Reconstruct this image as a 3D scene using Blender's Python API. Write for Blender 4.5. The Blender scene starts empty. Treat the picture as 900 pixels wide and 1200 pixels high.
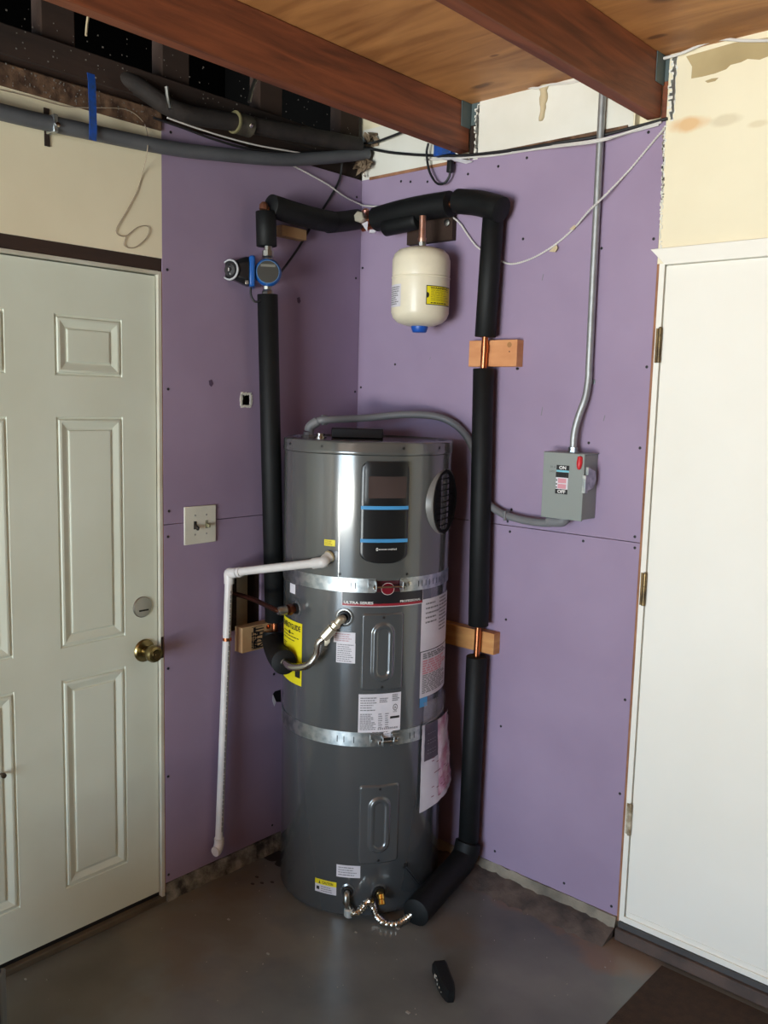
import bpy, bmesh, math, random
from mathutils import Vector, Matrix
random.seed(7)
rad, cos, sin, pi = math.radians, math.cos, math.sin, math.pi
col = bpy.context.scene.collection
sc = bpy.context.scene

# ------------------------------------------------------------------ camera
CAM = Vector((2.38551208, -2.52306213, 1.71142946))
YAW, PITCH, ROLL, FPX = 0.7247, -0.1248, 0.0251, 1040.6
_f = Vector((-sin(YAW)*cos(PITCH), cos(YAW)*cos(PITCH), sin(PITCH)))
_r0 = Vector((cos(YAW), sin(YAW), 0)); _u0 = _r0.cross(_f)
_r = _r0*cos(ROLL) + _u0*sin(ROLL); _u = -_r0*sin(ROLL) + _u0*cos(ROLL)
cam = bpy.data.cameras.new('camera'); camo = bpy.data.objects.new('camera', cam); col.objects.link(camo)
camo.matrix_world = Matrix(((_r.x, _u.x, -_f.x, CAM.x), (_r.y, _u.y, -_f.y, CAM.y), (_r.z, _u.z, -_f.z, CAM.z), (0, 0, 0, 1)))
cam.sensor_fit = 'VERTICAL'; cam.sensor_height = 24; cam.lens = FPX/1200*24; cam.clip_start = .05
sc.camera = camo

# ------------------------------------------------------------------ light and exposure
sc.view_settings.view_transform = 'Standard'; sc.view_settings.look = 'None'
sc.view_settings.gamma = 1; sc.view_settings.use_curve_mapping = False
sc.view_settings.exposure = 0.0
try:
    sc.cycles.use_denoising = True
    sc.cycles.max_bounces = 8; sc.cycles.diffuse_bounces = 5; sc.cycles.glossy_bounces = 4
    sc.cycles.sample_clamp_indirect = 4
except Exception: pass
DOOR_Y = -6.6; DX0, DX1, DZ = .84, 3.3, 2.15      # the open garage door behind the camera
w = bpy.data.worlds.new('sky'); sc.world = w; w.use_nodes = True
w.node_tree.nodes['Background'].inputs[0].default_value = (.72, .82, 1, 1)
w.node_tree.nodes['Background'].inputs[1].default_value = .8

def area(name, loc, target, sx, sy, power, color):
    l = bpy.data.lights.new(name, 'AREA'); l.shape = 'RECTANGLE'; l.size = sx; l.size_y = sy
    l.energy = power; l.color = color
    o = bpy.data.objects.new(name, l); col.objects.link(o); o.location = loc
    o.rotation_euler = (Vector(target)-Vector(loc)).to_track_quat('-Z', 'Y').to_euler()
    return o
# outside the door: the sunlit driveway throws warm light up, the open sky beyond it is cooler and dimmer
area('daylight_off_driveway', (2, DOOR_Y-3.3, -.01), (2, DOOR_Y-3.3, 5), 7, 6.4, 5500, (.97, .96, .88))
area('daylight_from_sky', (2, DOOR_Y-6.6, 3), (2, 0, 3), 8, 6, 2500, (.62, .82, 1))

# ------------------------------------------------------------------ pixel rays of the photograph onto real planes
def ray(x, y): return _f + _r*((x-450)/FPX) - _u*((y-600)/FPX)
def hit(x, y, ax, v):
    d = ray(x, y); return CAM + d*((v-CAM[ax])/d[ax])
def LW(x, y, off=0): return hit(x, y, 0, off)       # on the left wall, off metres in front of it
def RW(x, y, off=0): return hit(x, y, 1, -off)      # on the right wall
FZ = .02
def FL(x, y, z=FZ): return hit(x, y, 2, z)
TC = (.344, -.304); TR = .2815
def TK(x, y, rd=TR):
    d = ray(x, y); o = Vector((CAM.x-TC[0], CAM.y-TC[1])); a = d.x**2+d.y**2; b = 2*(d.x*o.x+d.y*o.y); c = o.length_squared-rd*rd
    D = max(0, b*b-4*a*c); t = (-b-math.sqrt(D))/(2*a); return CAM + d*t

# ------------------------------------------------------------------ materials
def lin(c): return tuple(((v/255)/12.92 if v/255 <= .04045 else (((v/255)+.055)/1.055)**2.4) for v in c)
MATS = {}
def mat(name, c, rough=.6, metal=0, c2=None, scale=8, stretch=(1, 1, 1), bump=0, bscale=40, coat=0, spec=.5, detail=5, lo=.35, hi=.65, alpha=1):
    m = bpy.data.materials.new(name); m.use_nodes = True; nt = m.node_tree; n = nt.nodes; b = n['Principled BSDF']
    b.inputs['Roughness'].default_value = rough; b.inputs['Metallic'].default_value = metal
    b.inputs['Specular IOR Level'].default_value = spec; b.inputs['Coat Weight'].default_value = coat; b.inputs['Coat Roughness'].default_value = .12
    b.inputs['Alpha'].default_value = alpha
    tc = n.new('ShaderNodeTexCoord'); mp = n.new('ShaderNodeMapping'); nt.links.new(tc.outputs['Object'], mp.inputs[0]); mp.inputs['Scale'].default_value = stretch
    if c2 is None: c2 = tuple(int(v*.93) for v in c)
    nz = n.new('ShaderNodeTexNoise'); nz.inputs['Scale'].default_value = scale; nz.inputs['Detail'].default_value = detail
    nt.links.new(mp.outputs[0], nz.inputs[0]); r = n.new('ShaderNodeValToRGB'); nt.links.new(nz.outputs[0], r.inputs[0])
    r.color_ramp.elements[0].position = lo; r.color_ramp.elements[1].position = hi
    r.color_ramp.elements[0].color = (*lin(c), 1); r.color_ramp.elements[1].color = (*lin(c2), 1)
    nt.links.new(r.outputs[0], b.inputs['Base Color'])
    if bump:
        z2 = n.new('ShaderNodeTexNoise'); z2.inputs['Scale'].default_value = bscale; z2.inputs['Detail'].default_value = 6
        nt.links.new(mp.outputs[0], z2.inputs[0]); bp = n.new('ShaderNodeBump'); bp.inputs['Strength'].default_value = bump; bp.inputs['Distance'].default_value = .01
        nt.links.new(z2.outputs[0], bp.inputs['Height']); nt.links.new(bp.outputs[0], b.inputs['Normal'])
    MATS[name] = m; return m
def spots(m, items):
    """stains with a place of their own: (centre, radii, colour, strength), in object coordinates"""
    nt = m.node_tree; n = nt.nodes; b = n['Principled BSDF']; src = b.inputs['Base Color'].links[0].from_socket
    tc = n.new('ShaderNodeTexCoord')
    wz = n.new('ShaderNodeTexNoise'); wz.inputs['Scale'].default_value = 9; wz.inputs['Detail'].default_value = 6; nt.links.new(tc.outputs['Object'], wz.inputs[0])
    for c, rr, colr, st in items:
        mp = n.new('ShaderNodeMapping'); mp.vector_type = 'TEXTURE'; mp.inputs['Location'].default_value = c; mp.inputs['Scale'].default_value = rr
        nt.links.new(tc.outputs['Object'], mp.inputs[0]); ln = n.new('ShaderNodeVectorMath'); ln.operation = 'LENGTH'; nt.links.new(mp.outputs[0], ln.inputs[0])
        ad = n.new('ShaderNodeMath'); ad.operation = 'MULTIPLY_ADD'; nt.links.new(wz.outputs[0], ad.inputs[0]); ad.inputs[1].default_value = 1.6; nt.links.new(ln.outputs['Value'], ad.inputs[2])
        mr = n.new('ShaderNodeMapRange'); nt.links.new(ad.outputs[0], mr.inputs[0]); mr.inputs[1].default_value = 1.35; mr.inputs[2].default_value = 1.9; mr.inputs[3].default_value = st; mr.inputs[4].default_value = 0
        mx = n.new('ShaderNodeMix'); mx.data_type = 'RGBA'; nt.links.new(mr.outputs[0], mx.inputs[0]); nt.links.new(src, mx.inputs[6]); mx.inputs[7].default_value = (*lin(colr), 1); src = mx.outputs[2]
    nt.links.new(src, b.inputs['Base Color'])

purple = mat('purple_drywall', (157, 138, 164), .75, c2=(149, 130, 156), scale=3, bump=.03, bscale=60)
cream = mat('cream_paint', (240, 230, 200), .6, c2=(232, 221, 190), scale=2.5, bump=.05, bscale=25)
white_wall = mat('white_paint', (232, 230, 220), .6, c2=(222, 219, 206), scale=4, bump=.05)
door_white = mat('white_door_paint', (222, 229, 214), .42, c2=(211, 216, 198), scale=2)
door_white2 = mat('bright_door_paint', (243, 240, 230), .5, c2=(238, 234, 222), scale=1.5)
dark_wood = mat('dark_old_wood', (60, 41, 31), .9, c2=(38, 27, 21), scale=6, stretch=(1, .2, 1), bump=.2)
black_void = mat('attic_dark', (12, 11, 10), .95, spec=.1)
ply = mat('orange_plywood', (200, 142, 84), .55, c2=(140, 88, 46), scale=3.2, stretch=(.55, 2.6, 1), bump=.05, detail=8, lo=.3, hi=.75)
joist_m = mat('red_brown_joist', (144, 80, 48), .6, c2=(92, 48, 30), scale=5, stretch=(5, .5, 6), bump=.12, detail=8, lo=.3, hi=.7)
concrete = mat('grey_painted_concrete', (118, 120, 118), .27, c2=(92, 95, 95), scale=3, bump=.10, bscale=14, detail=8, lo=.3, hi=.7)
curb_m = mat('rough_concrete', (150, 140, 124), .9, c2=(104, 98, 88), scale=9, bump=.8, bscale=26, detail=8)
curb_dk = mat('rough_dark_concrete', (150, 146, 134), .95, c2=(58, 55, 51), scale=22, bump=1, bscale=40, detail=8)
lumber = mat('fresh_lumber', (214, 160, 98), .6, c2=(188, 128, 74), scale=7, stretch=(1, 1, 5), bump=.05, detail=6)
lumber2 = mat('pinkish_lumber', (222, 158, 106), .6, c2=(200, 132, 84), scale=6, stretch=(1, 1, 3), bump=.05)
rawwood = mat('raw_wood_edge', (168, 120, 88), .8, c2=(128, 86, 60), scale=10, bump=.2)
foam = mat('black_foam', (17, 19, 19), .6, c2=(13, 14, 15), scale=30, spec=.3, bump=.06, bscale=120)
copper = mat('copper', (214, 138, 96), .28, 1, c2=(190, 112, 72), scale=12)
old_copper = mat('old_copper', (120, 70, 52), .4, 1, c2=(84, 54, 42), scale=20)
brass = mat('brass', (150, 134, 92), .3, 1, c2=(116, 100, 64), scale=20)
pale_brass = mat('pale_brass', (206, 198, 178), .42, .7, c2=(184, 174, 150), scale=20)
tube_m = mat('conduit_zinc', (176, 178, 178), .5, .75, c2=(160, 162, 162), scale=30)
steel = mat('galvanised_steel', (196, 200, 200), .38, 1, c2=(158, 166, 170), scale=40, lo=.4, hi=.6)
chrome = mat('bright_steel', (212, 208, 200), .2, 1)
nickel = mat('nickel', (170, 168, 160), .34, 1)
tank_m = mat('grey_enamel', (74, 77, 79), .26, 0, c2=(71, 74, 76), scale=2, coat=1)
tank_m.node_tree.nodes['Principled BSDF'].inputs['Coat IOR'].default_value = 1.75
shroud_m = mat('grey_glossy_enamel', (87, 88, 86), .2, .1, c2=(84, 85, 83), scale=2, coat=.8)
plastic_bk = mat('black_plastic', (24, 25, 27), .3)
plastic_gy = mat('grey_plastic', (120, 118, 114), .35)
rubber = mat('black_rubber', (18, 18, 19), .5)
screen_m = mat('dim_display', (72, 60, 58), .18, coat=.5)
stripe_m = mat('blue_stripe', (72, 150, 205), .4)
blue_p = mat('blue_enamel', (24, 92, 172), .35)
blue_cap = mat('blue_cap', (22, 84, 180), .4)
blue_tape = mat('blue_tape', (24, 78, 170), .5, c2=(40, 70, 120), scale=60)
pvc = mat('white_pvc', (226, 222, 218), .35)
low_bounce = mat('low_bounce_wall', (120, 104, 86), .8, c2=(92, 78, 64), scale=2)  # unseen far walls, coloured dark to cut bounced light
ivory = mat('ivory_enamel', (236, 226, 200), .42, coat=.12)
soft_black = mat('matt_black_plastic', (15, 15, 16), .8, spec=.2)
switch_m = mat('ivory_switch_plate', (226, 224, 208), .35)
switch_dk = mat('brown_toggle', (48, 40, 34), .4)
box_gy = mat('grey_box_paint', (140, 146, 142), .45, c2=(136, 142, 138), scale=3)
whip_gy = mat('grey_conduit_jacket', (122, 122, 124), .5)
old_pipe = mat('dark_grey_pipe', (92, 94, 98), .55, c2=(80, 82, 86), scale=8)
red_m = mat('red_handle', (206, 34, 44), .4)
yellow = mat('yellow_label', (240, 222, 24), .5)
white_l = mat('white_label', (222, 218, 224), .5)
pink_l = mat('pink_print', (216, 150, 160), .6)
ink = mat('black_ink', (28, 26, 26), .6)
ink_gy = mat('grey_ink', (128, 126, 130), .6)
black_l = mat('black_nameplate', (30, 27, 32), .35)
white_ink = mat('white_ink', (236, 234, 230), .5)
red_ink = mat('dark_red_print', (150, 28, 44), .45)
cable_w = mat('white_cable', (222, 218, 212), .5)
cable_k = mat('black_cable', (22, 22, 24), .5)
mat_brown = mat('brown_mat_pile', (62, 44, 32), .95, c2=(50, 36, 27), scale=40, bump=.3, bscale=200)
dust = mat('pale_dust_flakes', (206, 200, 188), .9)
dust2 = mat('grey_dust_flakes', (120, 112, 104), .9)
sooty = mat('sooty_pipe', (34, 29, 27), .75, c2=(50, 42, 38), scale=14, bump=.3)
teal = mat('grey_green_paint', (84, 98, 98), .6)
tan = mat('bare_tan_board', (186, 166, 122), .8, c2=(170, 150, 108), scale=6)
scrap_m = mat('brown_crumpled_paper', (150, 130, 106), .8, c2=(92, 72, 52), scale=14, bump=.5)
dusty_wood = mat('dusty_brown_board', (116, 88, 66), .9, c2=(70, 48, 34), scale=22, bump=.4, detail=8, lo=.4, hi=.6)
foam_drip = mat('dried_foam', (206, 188, 152), .8, bump=.4)
navy = mat('navy_plastic', (24, 32, 54), .5)
edge_gy = mat('grey_edging', (112, 118, 118), .6)
driveway = mat('driveway_concrete', (170, 166, 156), .9)
tar = mat('dark_floor_mastic', (38, 34, 34), .8)
plast = mat('clear_plastic', (210, 208, 214), .15, alpha=.28)
pouch_m = mat('pink_paper_in_plastic', (208, 150, 172), .2, c2=(226, 208, 216), scale=16, coat=.8, lo=.45, hi=.6)
pouch_w = mat('white_paper_in_plastic', (212, 206, 214), .22, coat=.8)
dark_sheet = mat('dark_printed_sheet', (74, 66, 76), .3, c2=(60, 52, 62), scale=20)

# ------------------------------------------------------------------ mesh building
def wloc(o):
    v = Vector((0, 0, 0))
    while o: v += o.location; o = o.parent
    return v
class MB:
    def __init__(s): s.v = []; s.f = []
    def face(s, pts): i = len(s.v); s.v += [Vector(p) for p in pts]; s.f.append(tuple(range(i, i+len(pts)))); return s
    def box(s, a, b):
        a, b = [min(p, q) for p, q in zip(a, b)], [max(p, q) for p, q in zip(a, b)]
        i = len(s.v)
        s.v += [Vector((x, y, z)) for z in (a[2], b[2]) for x, y in ((a[0], a[1]), (b[0], a[1]), (b[0], b[1]), (a[0], b[1]))]
        s.f += [tuple(i+k for k in q) for q in ((3, 2, 1, 0), (4, 5, 6, 7), (0, 1, 5, 4), (1, 2, 6, 5), (2, 3, 7, 6), (3, 0, 4, 7))]; return s
    def obox(s, c, ax, ay, az):
        """box about centre c with half-axis vectors"""
        c, ax, ay, az = map(Vector, (c, ax, ay, az)); i = len(s.v)
        s.v += [c+ax*p+ay*q+az*r for r in (-1, 1) for p, q in ((-1, -1), (1, -1), (1, 1), (-1, 1))]
        s.f += [tuple(i+k for k in q) for q in ((3, 2, 1, 0), (4, 5, 6, 7), (0, 1, 5, 4), (1, 2, 6, 5), (2, 3, 7, 6), (3, 0, 4, 7))]; return s
    def rings(s, rings, close=True, cap=True):
        i = len(s.v); n = len(rings[0])
        for r in rings: s.v += [Vector(p) for p in r]
        m = n if close else n-1
        for k in range(len(rings)-1):
            for j in range(m):
                a = i+k*n+j; b = i+k*n+(j+1) % n; s.f.append((a, b, b+n, a+n))
        if cap and close:
            s.f.append(tuple(i+j for j in range(n))[::-1]); s.f.append(tuple(i+(len(rings)-1)*n+j for j in range(n)))
        return s
    def grid(s, nu, nv, fn):
        i = len(s.v); s.v += [Vector(fn(a, b)) for b in range(nv+1) for a in range(nu+1)]
        for b in range(nv):
            for a in range(nu):
                k = i+b*(nu+1)+a; s.f.append((k, k+1, k+nu+2, k+nu+1))
        return s
    def tube(s, pts, r, n=12, cap=True):
        pts = [Vector(p) for p in pts]; R = r if isinstance(r, (list, tuple)) else [r]*len(pts)
        t = (pts[1]-pts[0]).normalized(); nrm = t.orthogonal().normalized(); out = []
        for k, p in enumerate(pts):
            tt = ((pts[min(k+1, len(pts)-1)]-pts[max(k-1, 0)])).normalized()
            q = t.rotation_difference(tt); nrm = (q @ nrm); nrm = (nrm-tt*nrm.dot(tt)).normalized(); t = tt; b = t.cross(nrm)
            out.append([p+(nrm*cos(2*pi*j/n)+b*sin(2*pi*j/n))*R[k] for j in range(n)])
        return s.rings(out, True, cap)
    def lathe(s, c, axis, prof, n=32, cap=True):
        """prof: (distance along axis, radius)"""
        c = Vector(c); a = Vector(axis).normalized(); x = a.orthogonal().normalized(); y = a.cross(x)
        return s.rings([[c+a*h+(x*cos(2*pi*j/n)+y*sin(2*pi*j/n))*max(r, 1e-5) for j in range(n)] for h, r in prof], True, cap)
    def prism(s, pts, d):
        d = Vector(d); pts = [Vector(p) for p in pts]; n = len(pts); i = len(s.v); s.v += pts+[p+d for p in pts]
        s.f += [tuple(i+k for k in range(n))[::-1], tuple(i+n+k for k in range(n))]+[(i+k, i+(k+1) % n, i+n+(k+1) % n, i+n+k) for k in range(n)]; return s
    def build(s, name, m, parent=None, loc=None, smooth=35, bevel=0, kind=None):
        o_ = wloc(parent) if parent else (Vector(loc) if loc is not None else None)
        if o_ is None:
            o_ = Vector((sum(p.x for p in s.v)/len(s.v), sum(p.y for p in s.v)/len(s.v), min(p.z for p in s.v)))
        me = bpy.data.meshes.new(name); me.from_pydata([p-o_ for p in s.v], [], s.f)
        bm = bmesh.new(); bm.from_mesh(me); bmesh.ops.remove_doubles(bm, verts=bm.verts, dist=1e-6); bmesh.ops.recalc_face_normals(bm, faces=bm.faces); bm.to_mesh(me); bm.free()
        if smooth:
            me.polygons.foreach_set('use_smooth', [True]*len(me.polygons)); me.set_sharp_from_angle(angle=rad(smooth))
        me.materials.append(m); o = bpy.data.objects.new(name, me); col.objects.link(o)
        if parent: o.parent = parent
        else: o.location = o_
        if bevel:
            b = o.modifiers.new('bevel', 'BEVEL'); b.width = bevel; b.segments = 2; b.limit_method = 'ANGLE'
        if kind: o['kind'] = kind
        return o
def thing(name, label, cat, loc, group=None):
    o = bpy.data.objects.new(name, None); col.objects.link(o); o.location = loc; o.empty_display_size = .05
    o['label'] = label; o['category'] = cat
    if group: o['group'] = group
    return o
def tag(o, label, cat, group=None):
    o['label'] = label; o['category'] = cat
    if group: o['group'] = group
    return o
def struct(o): o['kind'] = 'structure'; return o
def smoothpath(pts, k=6):
    pts = [Vector(p) for p in pts]; P = [pts[0]*2-pts[1]]+pts+[pts[-1]*2-pts[-2]]; out = []
    for i in range(1, len(P)-2):
        for j in range(k):
            t = j/k; a, b, c, d = P[i-1:i+3]
            out.append(.5*((2*b)+(c-a)*t+(2*a-5*b+4*c-d)*t*t+(3*b-a-3*c+d)*t**3))
    return out+[pts[-1]]
def ribbed(pts, r, amp=.14, step=.0075):
    pts = smoothpath(pts, 10); L = [0]
    for a, b in zip(pts, pts[1:]): L.append(L[-1]+(b-a).length)
    n = int(L[-1]/step)*2+1; out = []; R = []; k = 0
    for i in range(n+1):
        s = L[-1]*i/n
        while k < len(L)-2 and L[k+1] < s: k += 1
        t = (s-L[k])/max(1e-9, L[k+1]-L[k]); out.append(pts[k].lerp(pts[k+1], t)); R.append(r*(1+amp*(1 if i % 2 else -1)))
    return out, R
_glyph = {}
def text_geo(txt, bold=0.0):
    k = (txt, bold)
    if k not in _glyph:
        cu = bpy.data.curves.new('t', 'FONT'); cu.body = txt; cu.offset = bold; cu.resolution_u = 2; cu.align_x = 'CENTER'; cu.align_y = 'CENTER'
        ob = bpy.data.objects.new('t', cu); col.objects.link(ob); dg = bpy.context.evaluated_depsgraph_get()
        me = ob.evaluated_get(dg).to_mesh(); V = [v.co.copy() for v in me.vertices]; F = [tuple(p.vertices) for p in me.polygons]
        ob.evaluated_get(dg).to_mesh_clear(); bpy.data.objects.remove(ob); bpy.data.curves.remove(cu)
        xs = [v.x for v in V]; ys = [v.y for v in V]; cx = (min(xs)+max(xs))/2; cy = (min(ys)+max(ys))/2; W = max(xs)-min(xs); H = max(ys)-min(ys)
        _glyph[k] = ([((v.x-cx)/W, (v.y-cy)/H) for v in V], F)
    return _glyph[k]
def text(mb, txt, place, u0, u1, v0, v1, bold=0.0):
    """writes txt into the rectangle u0..u1, v0..v1 of place(u, v) -> 3D"""
    V, F = text_geo(txt, bold); i = len(mb.v)
    mb.v += [Vector(place((u0+u1)/2+a*(u1-u0), (v0+v1)/2+b*(v1-v0))) for a, b in V]; mb.f += [tuple(i+k for k in f) for f in F]; return mb
def quad(mb, place, u0, u1, v0, v1, n=1):
    for k in range(n):
        a, b = u0+(u1-u0)*k/n, u0+(u1-u0)*(k+1)/n; mb.face([place(a, v0), place(b, v0), place(b, v1), place(a, v1)])
    return mb
def lines(mb, place, u0, u1, v0, v1, rows, fill=.5, seed=1):
    """rows of word-sized dashes standing for print too small to read in the photograph"""
    rg = random.Random(seed); h = (v1-v0)/rows
    for i in range(rows):
        u = u0; vv = v1-h*(i+.5)
        end = u0+(u1-u0)*rg.uniform(.65, 1)
        while u < end:
            wd = min((u1-u0)*rg.uniform(.06, .2), end-u); quad(mb, place, u, u+wd, vv-h*fill/2, vv+h*fill/2); u += wd+(u1-u0)*.025
    return mb
def on_cyl(c, r, th0, th1, z0, z1, skew=0):
    """unit square onto a cylinder patch, u from th0 to th1 degrees"""
    def p(u, v):
        t = rad(th0+(th1-th0)*u); return (c[0]+r*cos(t), c[1]+r*sin(t), z0+(z1-z0)*v+skew*(u-.5))
    return p
def cyl_plate(mb, c, zs, bounds, r_in, r_out, nu=14, bev=.0):
    zs = list(zs); nv = len(zs)-1
    def fn(a, b):
        ia = min(max(a-1, 0), nu); ib = min(max(b-1, 0), nv); t0, t1 = bounds(zs[ib]); t = rad(t0+(t1-t0)*ia/nu)
        r = r_in if (a in (0, nu+2) or b in (0, nv+2)) else r_out
        if r == r_out and bev and (ia in (0, nu) or ib in (0, nv)): r = r_out-bev
        return (c[0]+r*cos(t), c[1]+r*sin(t), zs[ib])
    return mb.grid(nu+2, nv+2, fn)
def label_on(mbname, m, parent, c, r, th0, th1, z0, z1, skew=0, n=8, txt=None):
    p = on_cyl(c, r, th0, th1, z0, z1, skew); o = quad(MB(), p, 0, 1, 0, 1, n).build(mbname, m, parent)
    if txt: o['label'] = txt
    return o, on_cyl(c, r+.0006, th0, th1, z0, z1, skew)
def screwhead(parent, p, nrm, r=.0046, name='screw', m=None):
    global _scr
    if _scr is None:
        o = MB().lathe((0, 0, 0), (0, 0, 1), [(0, r), (.0008, r), (.0012, r*.6), (.0012, 0)], 8, False).build(name, rubber, loc=(0, 0, 0)); _scr = o.data; bpy.data.objects.remove(o)
    o = bpy.data.objects.new(name, _scr); col.objects.link(o); o.parent = parent; o.location = Vector(p)-wloc(parent); o.rotation_euler = Vector(nrm).to_track_quat('Z', 'Y').to_euler(); return o
_scr = None

# ================================================================== THE SETTING
XE, YE = 5.2, DOOR_Y            # far walls of the garage
PL = .8875; PR = 1.1965         # widths of the purple board on each wall
ZB, ZJ, ZT = .083, 1.30, 2.53   # board bottom, joint, top
ZP = 2.71                       # plywood underside
floor = struct(MB().box((-.1, YE, -.1), (XE, .1, FZ)).build('floor', concrete, loc=(0, 0, 0)))
spots(concrete, [((.25, -.85, .02), (.35, .3, 1), (128, 122, 110), .5), ((.85, -.05, .02), (.5, .07, 1), (122, 104, 92), .8), ((1.25, -.1, .02), (.16, .12, 1), (128, 106, 90), .8),
                 ((.15, -1.35, .02), (.25, .9, 1), (96, 84, 62), .35), ((.8, -.35, .02), (.12, .1, 1), (110, 96, 82), .5)])
drive = struct(MB().box((-6, YE-12, -.2), (12, YE, -.02)).build('ground', driveway, loc=(0, 0, 0)))
# ragged little islands of worn mortar and dirt along the skirting are part of the curbs below
def curb(name, A, B, d, h, thick, m, seed, n=40):
    """irregular poured concrete footing from A to B standing out by thick in direction d"""
    rg = random.Random(seed); A, B, d = Vector(A), Vector(B), Vector(d); rings = []; e0 = 1.0
    for k in range(n+1):
        e0 += rg.uniform(-.07, .07)-(e0-1)*.2
        p = A.lerp(B, k/n); e = thick*e0; hh = h*(1+rg.uniform(-.03, .02))
        rings.append([p, p+d*(e*1.25), p+d*e+Vector((0, 0, hh*.5)), p+d*(e*.8+rg.uniform(-.003, .003))+Vector((0, 0, hh)), p+Vector((0, 0, hh))])
    return struct(MB().rings(rings).build(name, m, loc=A, smooth=60))
curb('baseboard_left', (-.03, -PL, -.01), (-.03, 0, -.01), (1, 0, 0), ZB+.006, .04, curb_dk, 3)
curb('baseboard_right', (0, .03, FZ-.004), (PR, .03, FZ-.004), (0, -1, 0), ZB-FZ+.004, .042, curb_m, 5, 60)
rg = random.Random(15); fr_ = []
for k in range(61):
    x = PR*k/60+.0; j = rg.uniform(-.012, .012)
    fr_.append([(x, -.001, FZ-.002), (x, -.105+j, FZ-.002), (x, -.098+j, FZ+.0015), (x, -.05+j*.5, FZ+.022+rg.uniform(-.003, .003)), (x, -.001, FZ+.036+rg.uniform(-.005, .003))])
MB().rings([[Vector(p) for p in r] for r in fr_]).build('mortar_fillet', mat('dirty_mortar', (104, 92, 84), .85, c2=(66, 60, 58), scale=12, bump=.7, bscale=30, detail=8), floor, smooth=60)

# ---- left wall
wl = MB()
wl.box((-.13, -PL-.005, FZ), (-.1, .1, 2.60))                    # backing behind the studs
wl.box((-.1, YE, 2.128), (0, -PL-.0005, 2.505))                  # painted board above the door
wl.box((-.1, YE, FZ), (0, -1.9, 2.128))                          # beyond the door
wall_left = struct(wl.build('wall_left', cream, loc=(0, 0, 0)))
def panel_with_holes(axis, a0, a1, z0, z1, holes, parent, th=.0127):
    """gypsum board in the plane axis=0 with rectangular holes (a, a, z, z)"""
    mb = MB(); cuts_z = sorted({z0, z1}|{h[2] for h in holes}|{h[3] for h in holes})
    for za, zb in zip(cuts_z, cuts_z[1:]):
        hs = sorted([h for h in holes if h[2] <= za+1e-6 and h[3] >= zb-1e-6]); a = a0
        for h in hs+[(a1, a1, 0, 0)]:
            if h[0]-a > 1e-5:
                if axis == 0: mb.box((-th, a, za), (0, h[0], zb))
                else: mb.box((a, 0, za), (h[0], th, zb))
            a = h[1]
    return mb.build('drywall_panel', purple, parent, smooth=0)
h1 = LW(281.5, 462); h2 = LW(295, 475.5)
h3 = LW(271, 672); h4 = LW(306, 733)
pnlU = panel_with_holes(0, -PL, 0, ZJ+.0012, ZT, [(h1.y, h2.y, h2.z, h1.z)], wall_left)
pnlL = panel_with_holes(0, -PL, 0, ZB, ZJ-.0012, [(h3.y, h4.y, h4.z, h3.z)], wall_left)
pnlRU = MB().box((0.0005, 0, ZJ+.0012), (PR, .0127, ZT)); pnlRL = MB().box((0.0005, 0, ZB), (PR, .0127, ZJ-.0012))
# torn paper rim of the small hole
t = MB()
for i in range(22):
    a = 2*pi*i/22; c = Vector((0, (h1.y+h2.y)/2, (h1.z+h2.z)/2)); e = max(abs(cos(a)), abs(sin(a)))
    p = c+Vector((.0006, cos(a)/e*.0215, sin(a)/e*.021)); t.obox(p, (.001, 0, 0), (0, .003+random.random()*.003, .001), (0, .001, .003+random.random()*.003))
t.build('torn_paper', white_wall, pnlU)
for x, y in ((196, 316), (197, 456), (200, 155), (417, 326), (416, 459), (418, 231), (198, 599)): screwhead(pnlU, LW(x, y, .0005), (1, 0, 0))
for x, y in ((197, 629), (197, 783.5), (197, 910), (197.6, 1025), (319, 967), (321, 790)): screwhead(pnlL, LW(x, y, .0005), (1, 0, 0))
# gouge in the lower board next to the tank
g = LW(322, 817, .0008); MB().prism([g+Vector((0, .028, .022)), g+Vector((0, .03, -.026)), g+Vector((0, .008, -.02)), g+Vector((0, -.012, .012)), g+Vector((0, .0, .022))], (.0006, 0, 0)).build('gouge', rubber, pnlL)
MB().prism([g+Vector((0, -.01, .014)), g+Vector((0, .006, -.02)), g+Vector((0, -.002, -.034)), g+Vector((0, -.012, -.01))], (.001, 0, 0)).build('torn_paper', pouch_w, pnlL)
# studs behind the boards, seen through the holes
MB().box((-.1, -.62, FZ), (-.014, -.60+.02, 2.5)).build('stud', dark_wood, wall_left)
MB().box((-.1, -.46, FZ), (-.014, -.42, 2.5)).build('stud', dark_wood, wall_left)
# header gap above the door, its shade put in as a dark strip
tr = MB().box((-.03, -2.0, 2.088), (-.003, -PL-.001, 2.1285)).build('header_gap_shade', dark_wood, loc=(0, -1.4, 2.09)); struct(tr)
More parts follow.
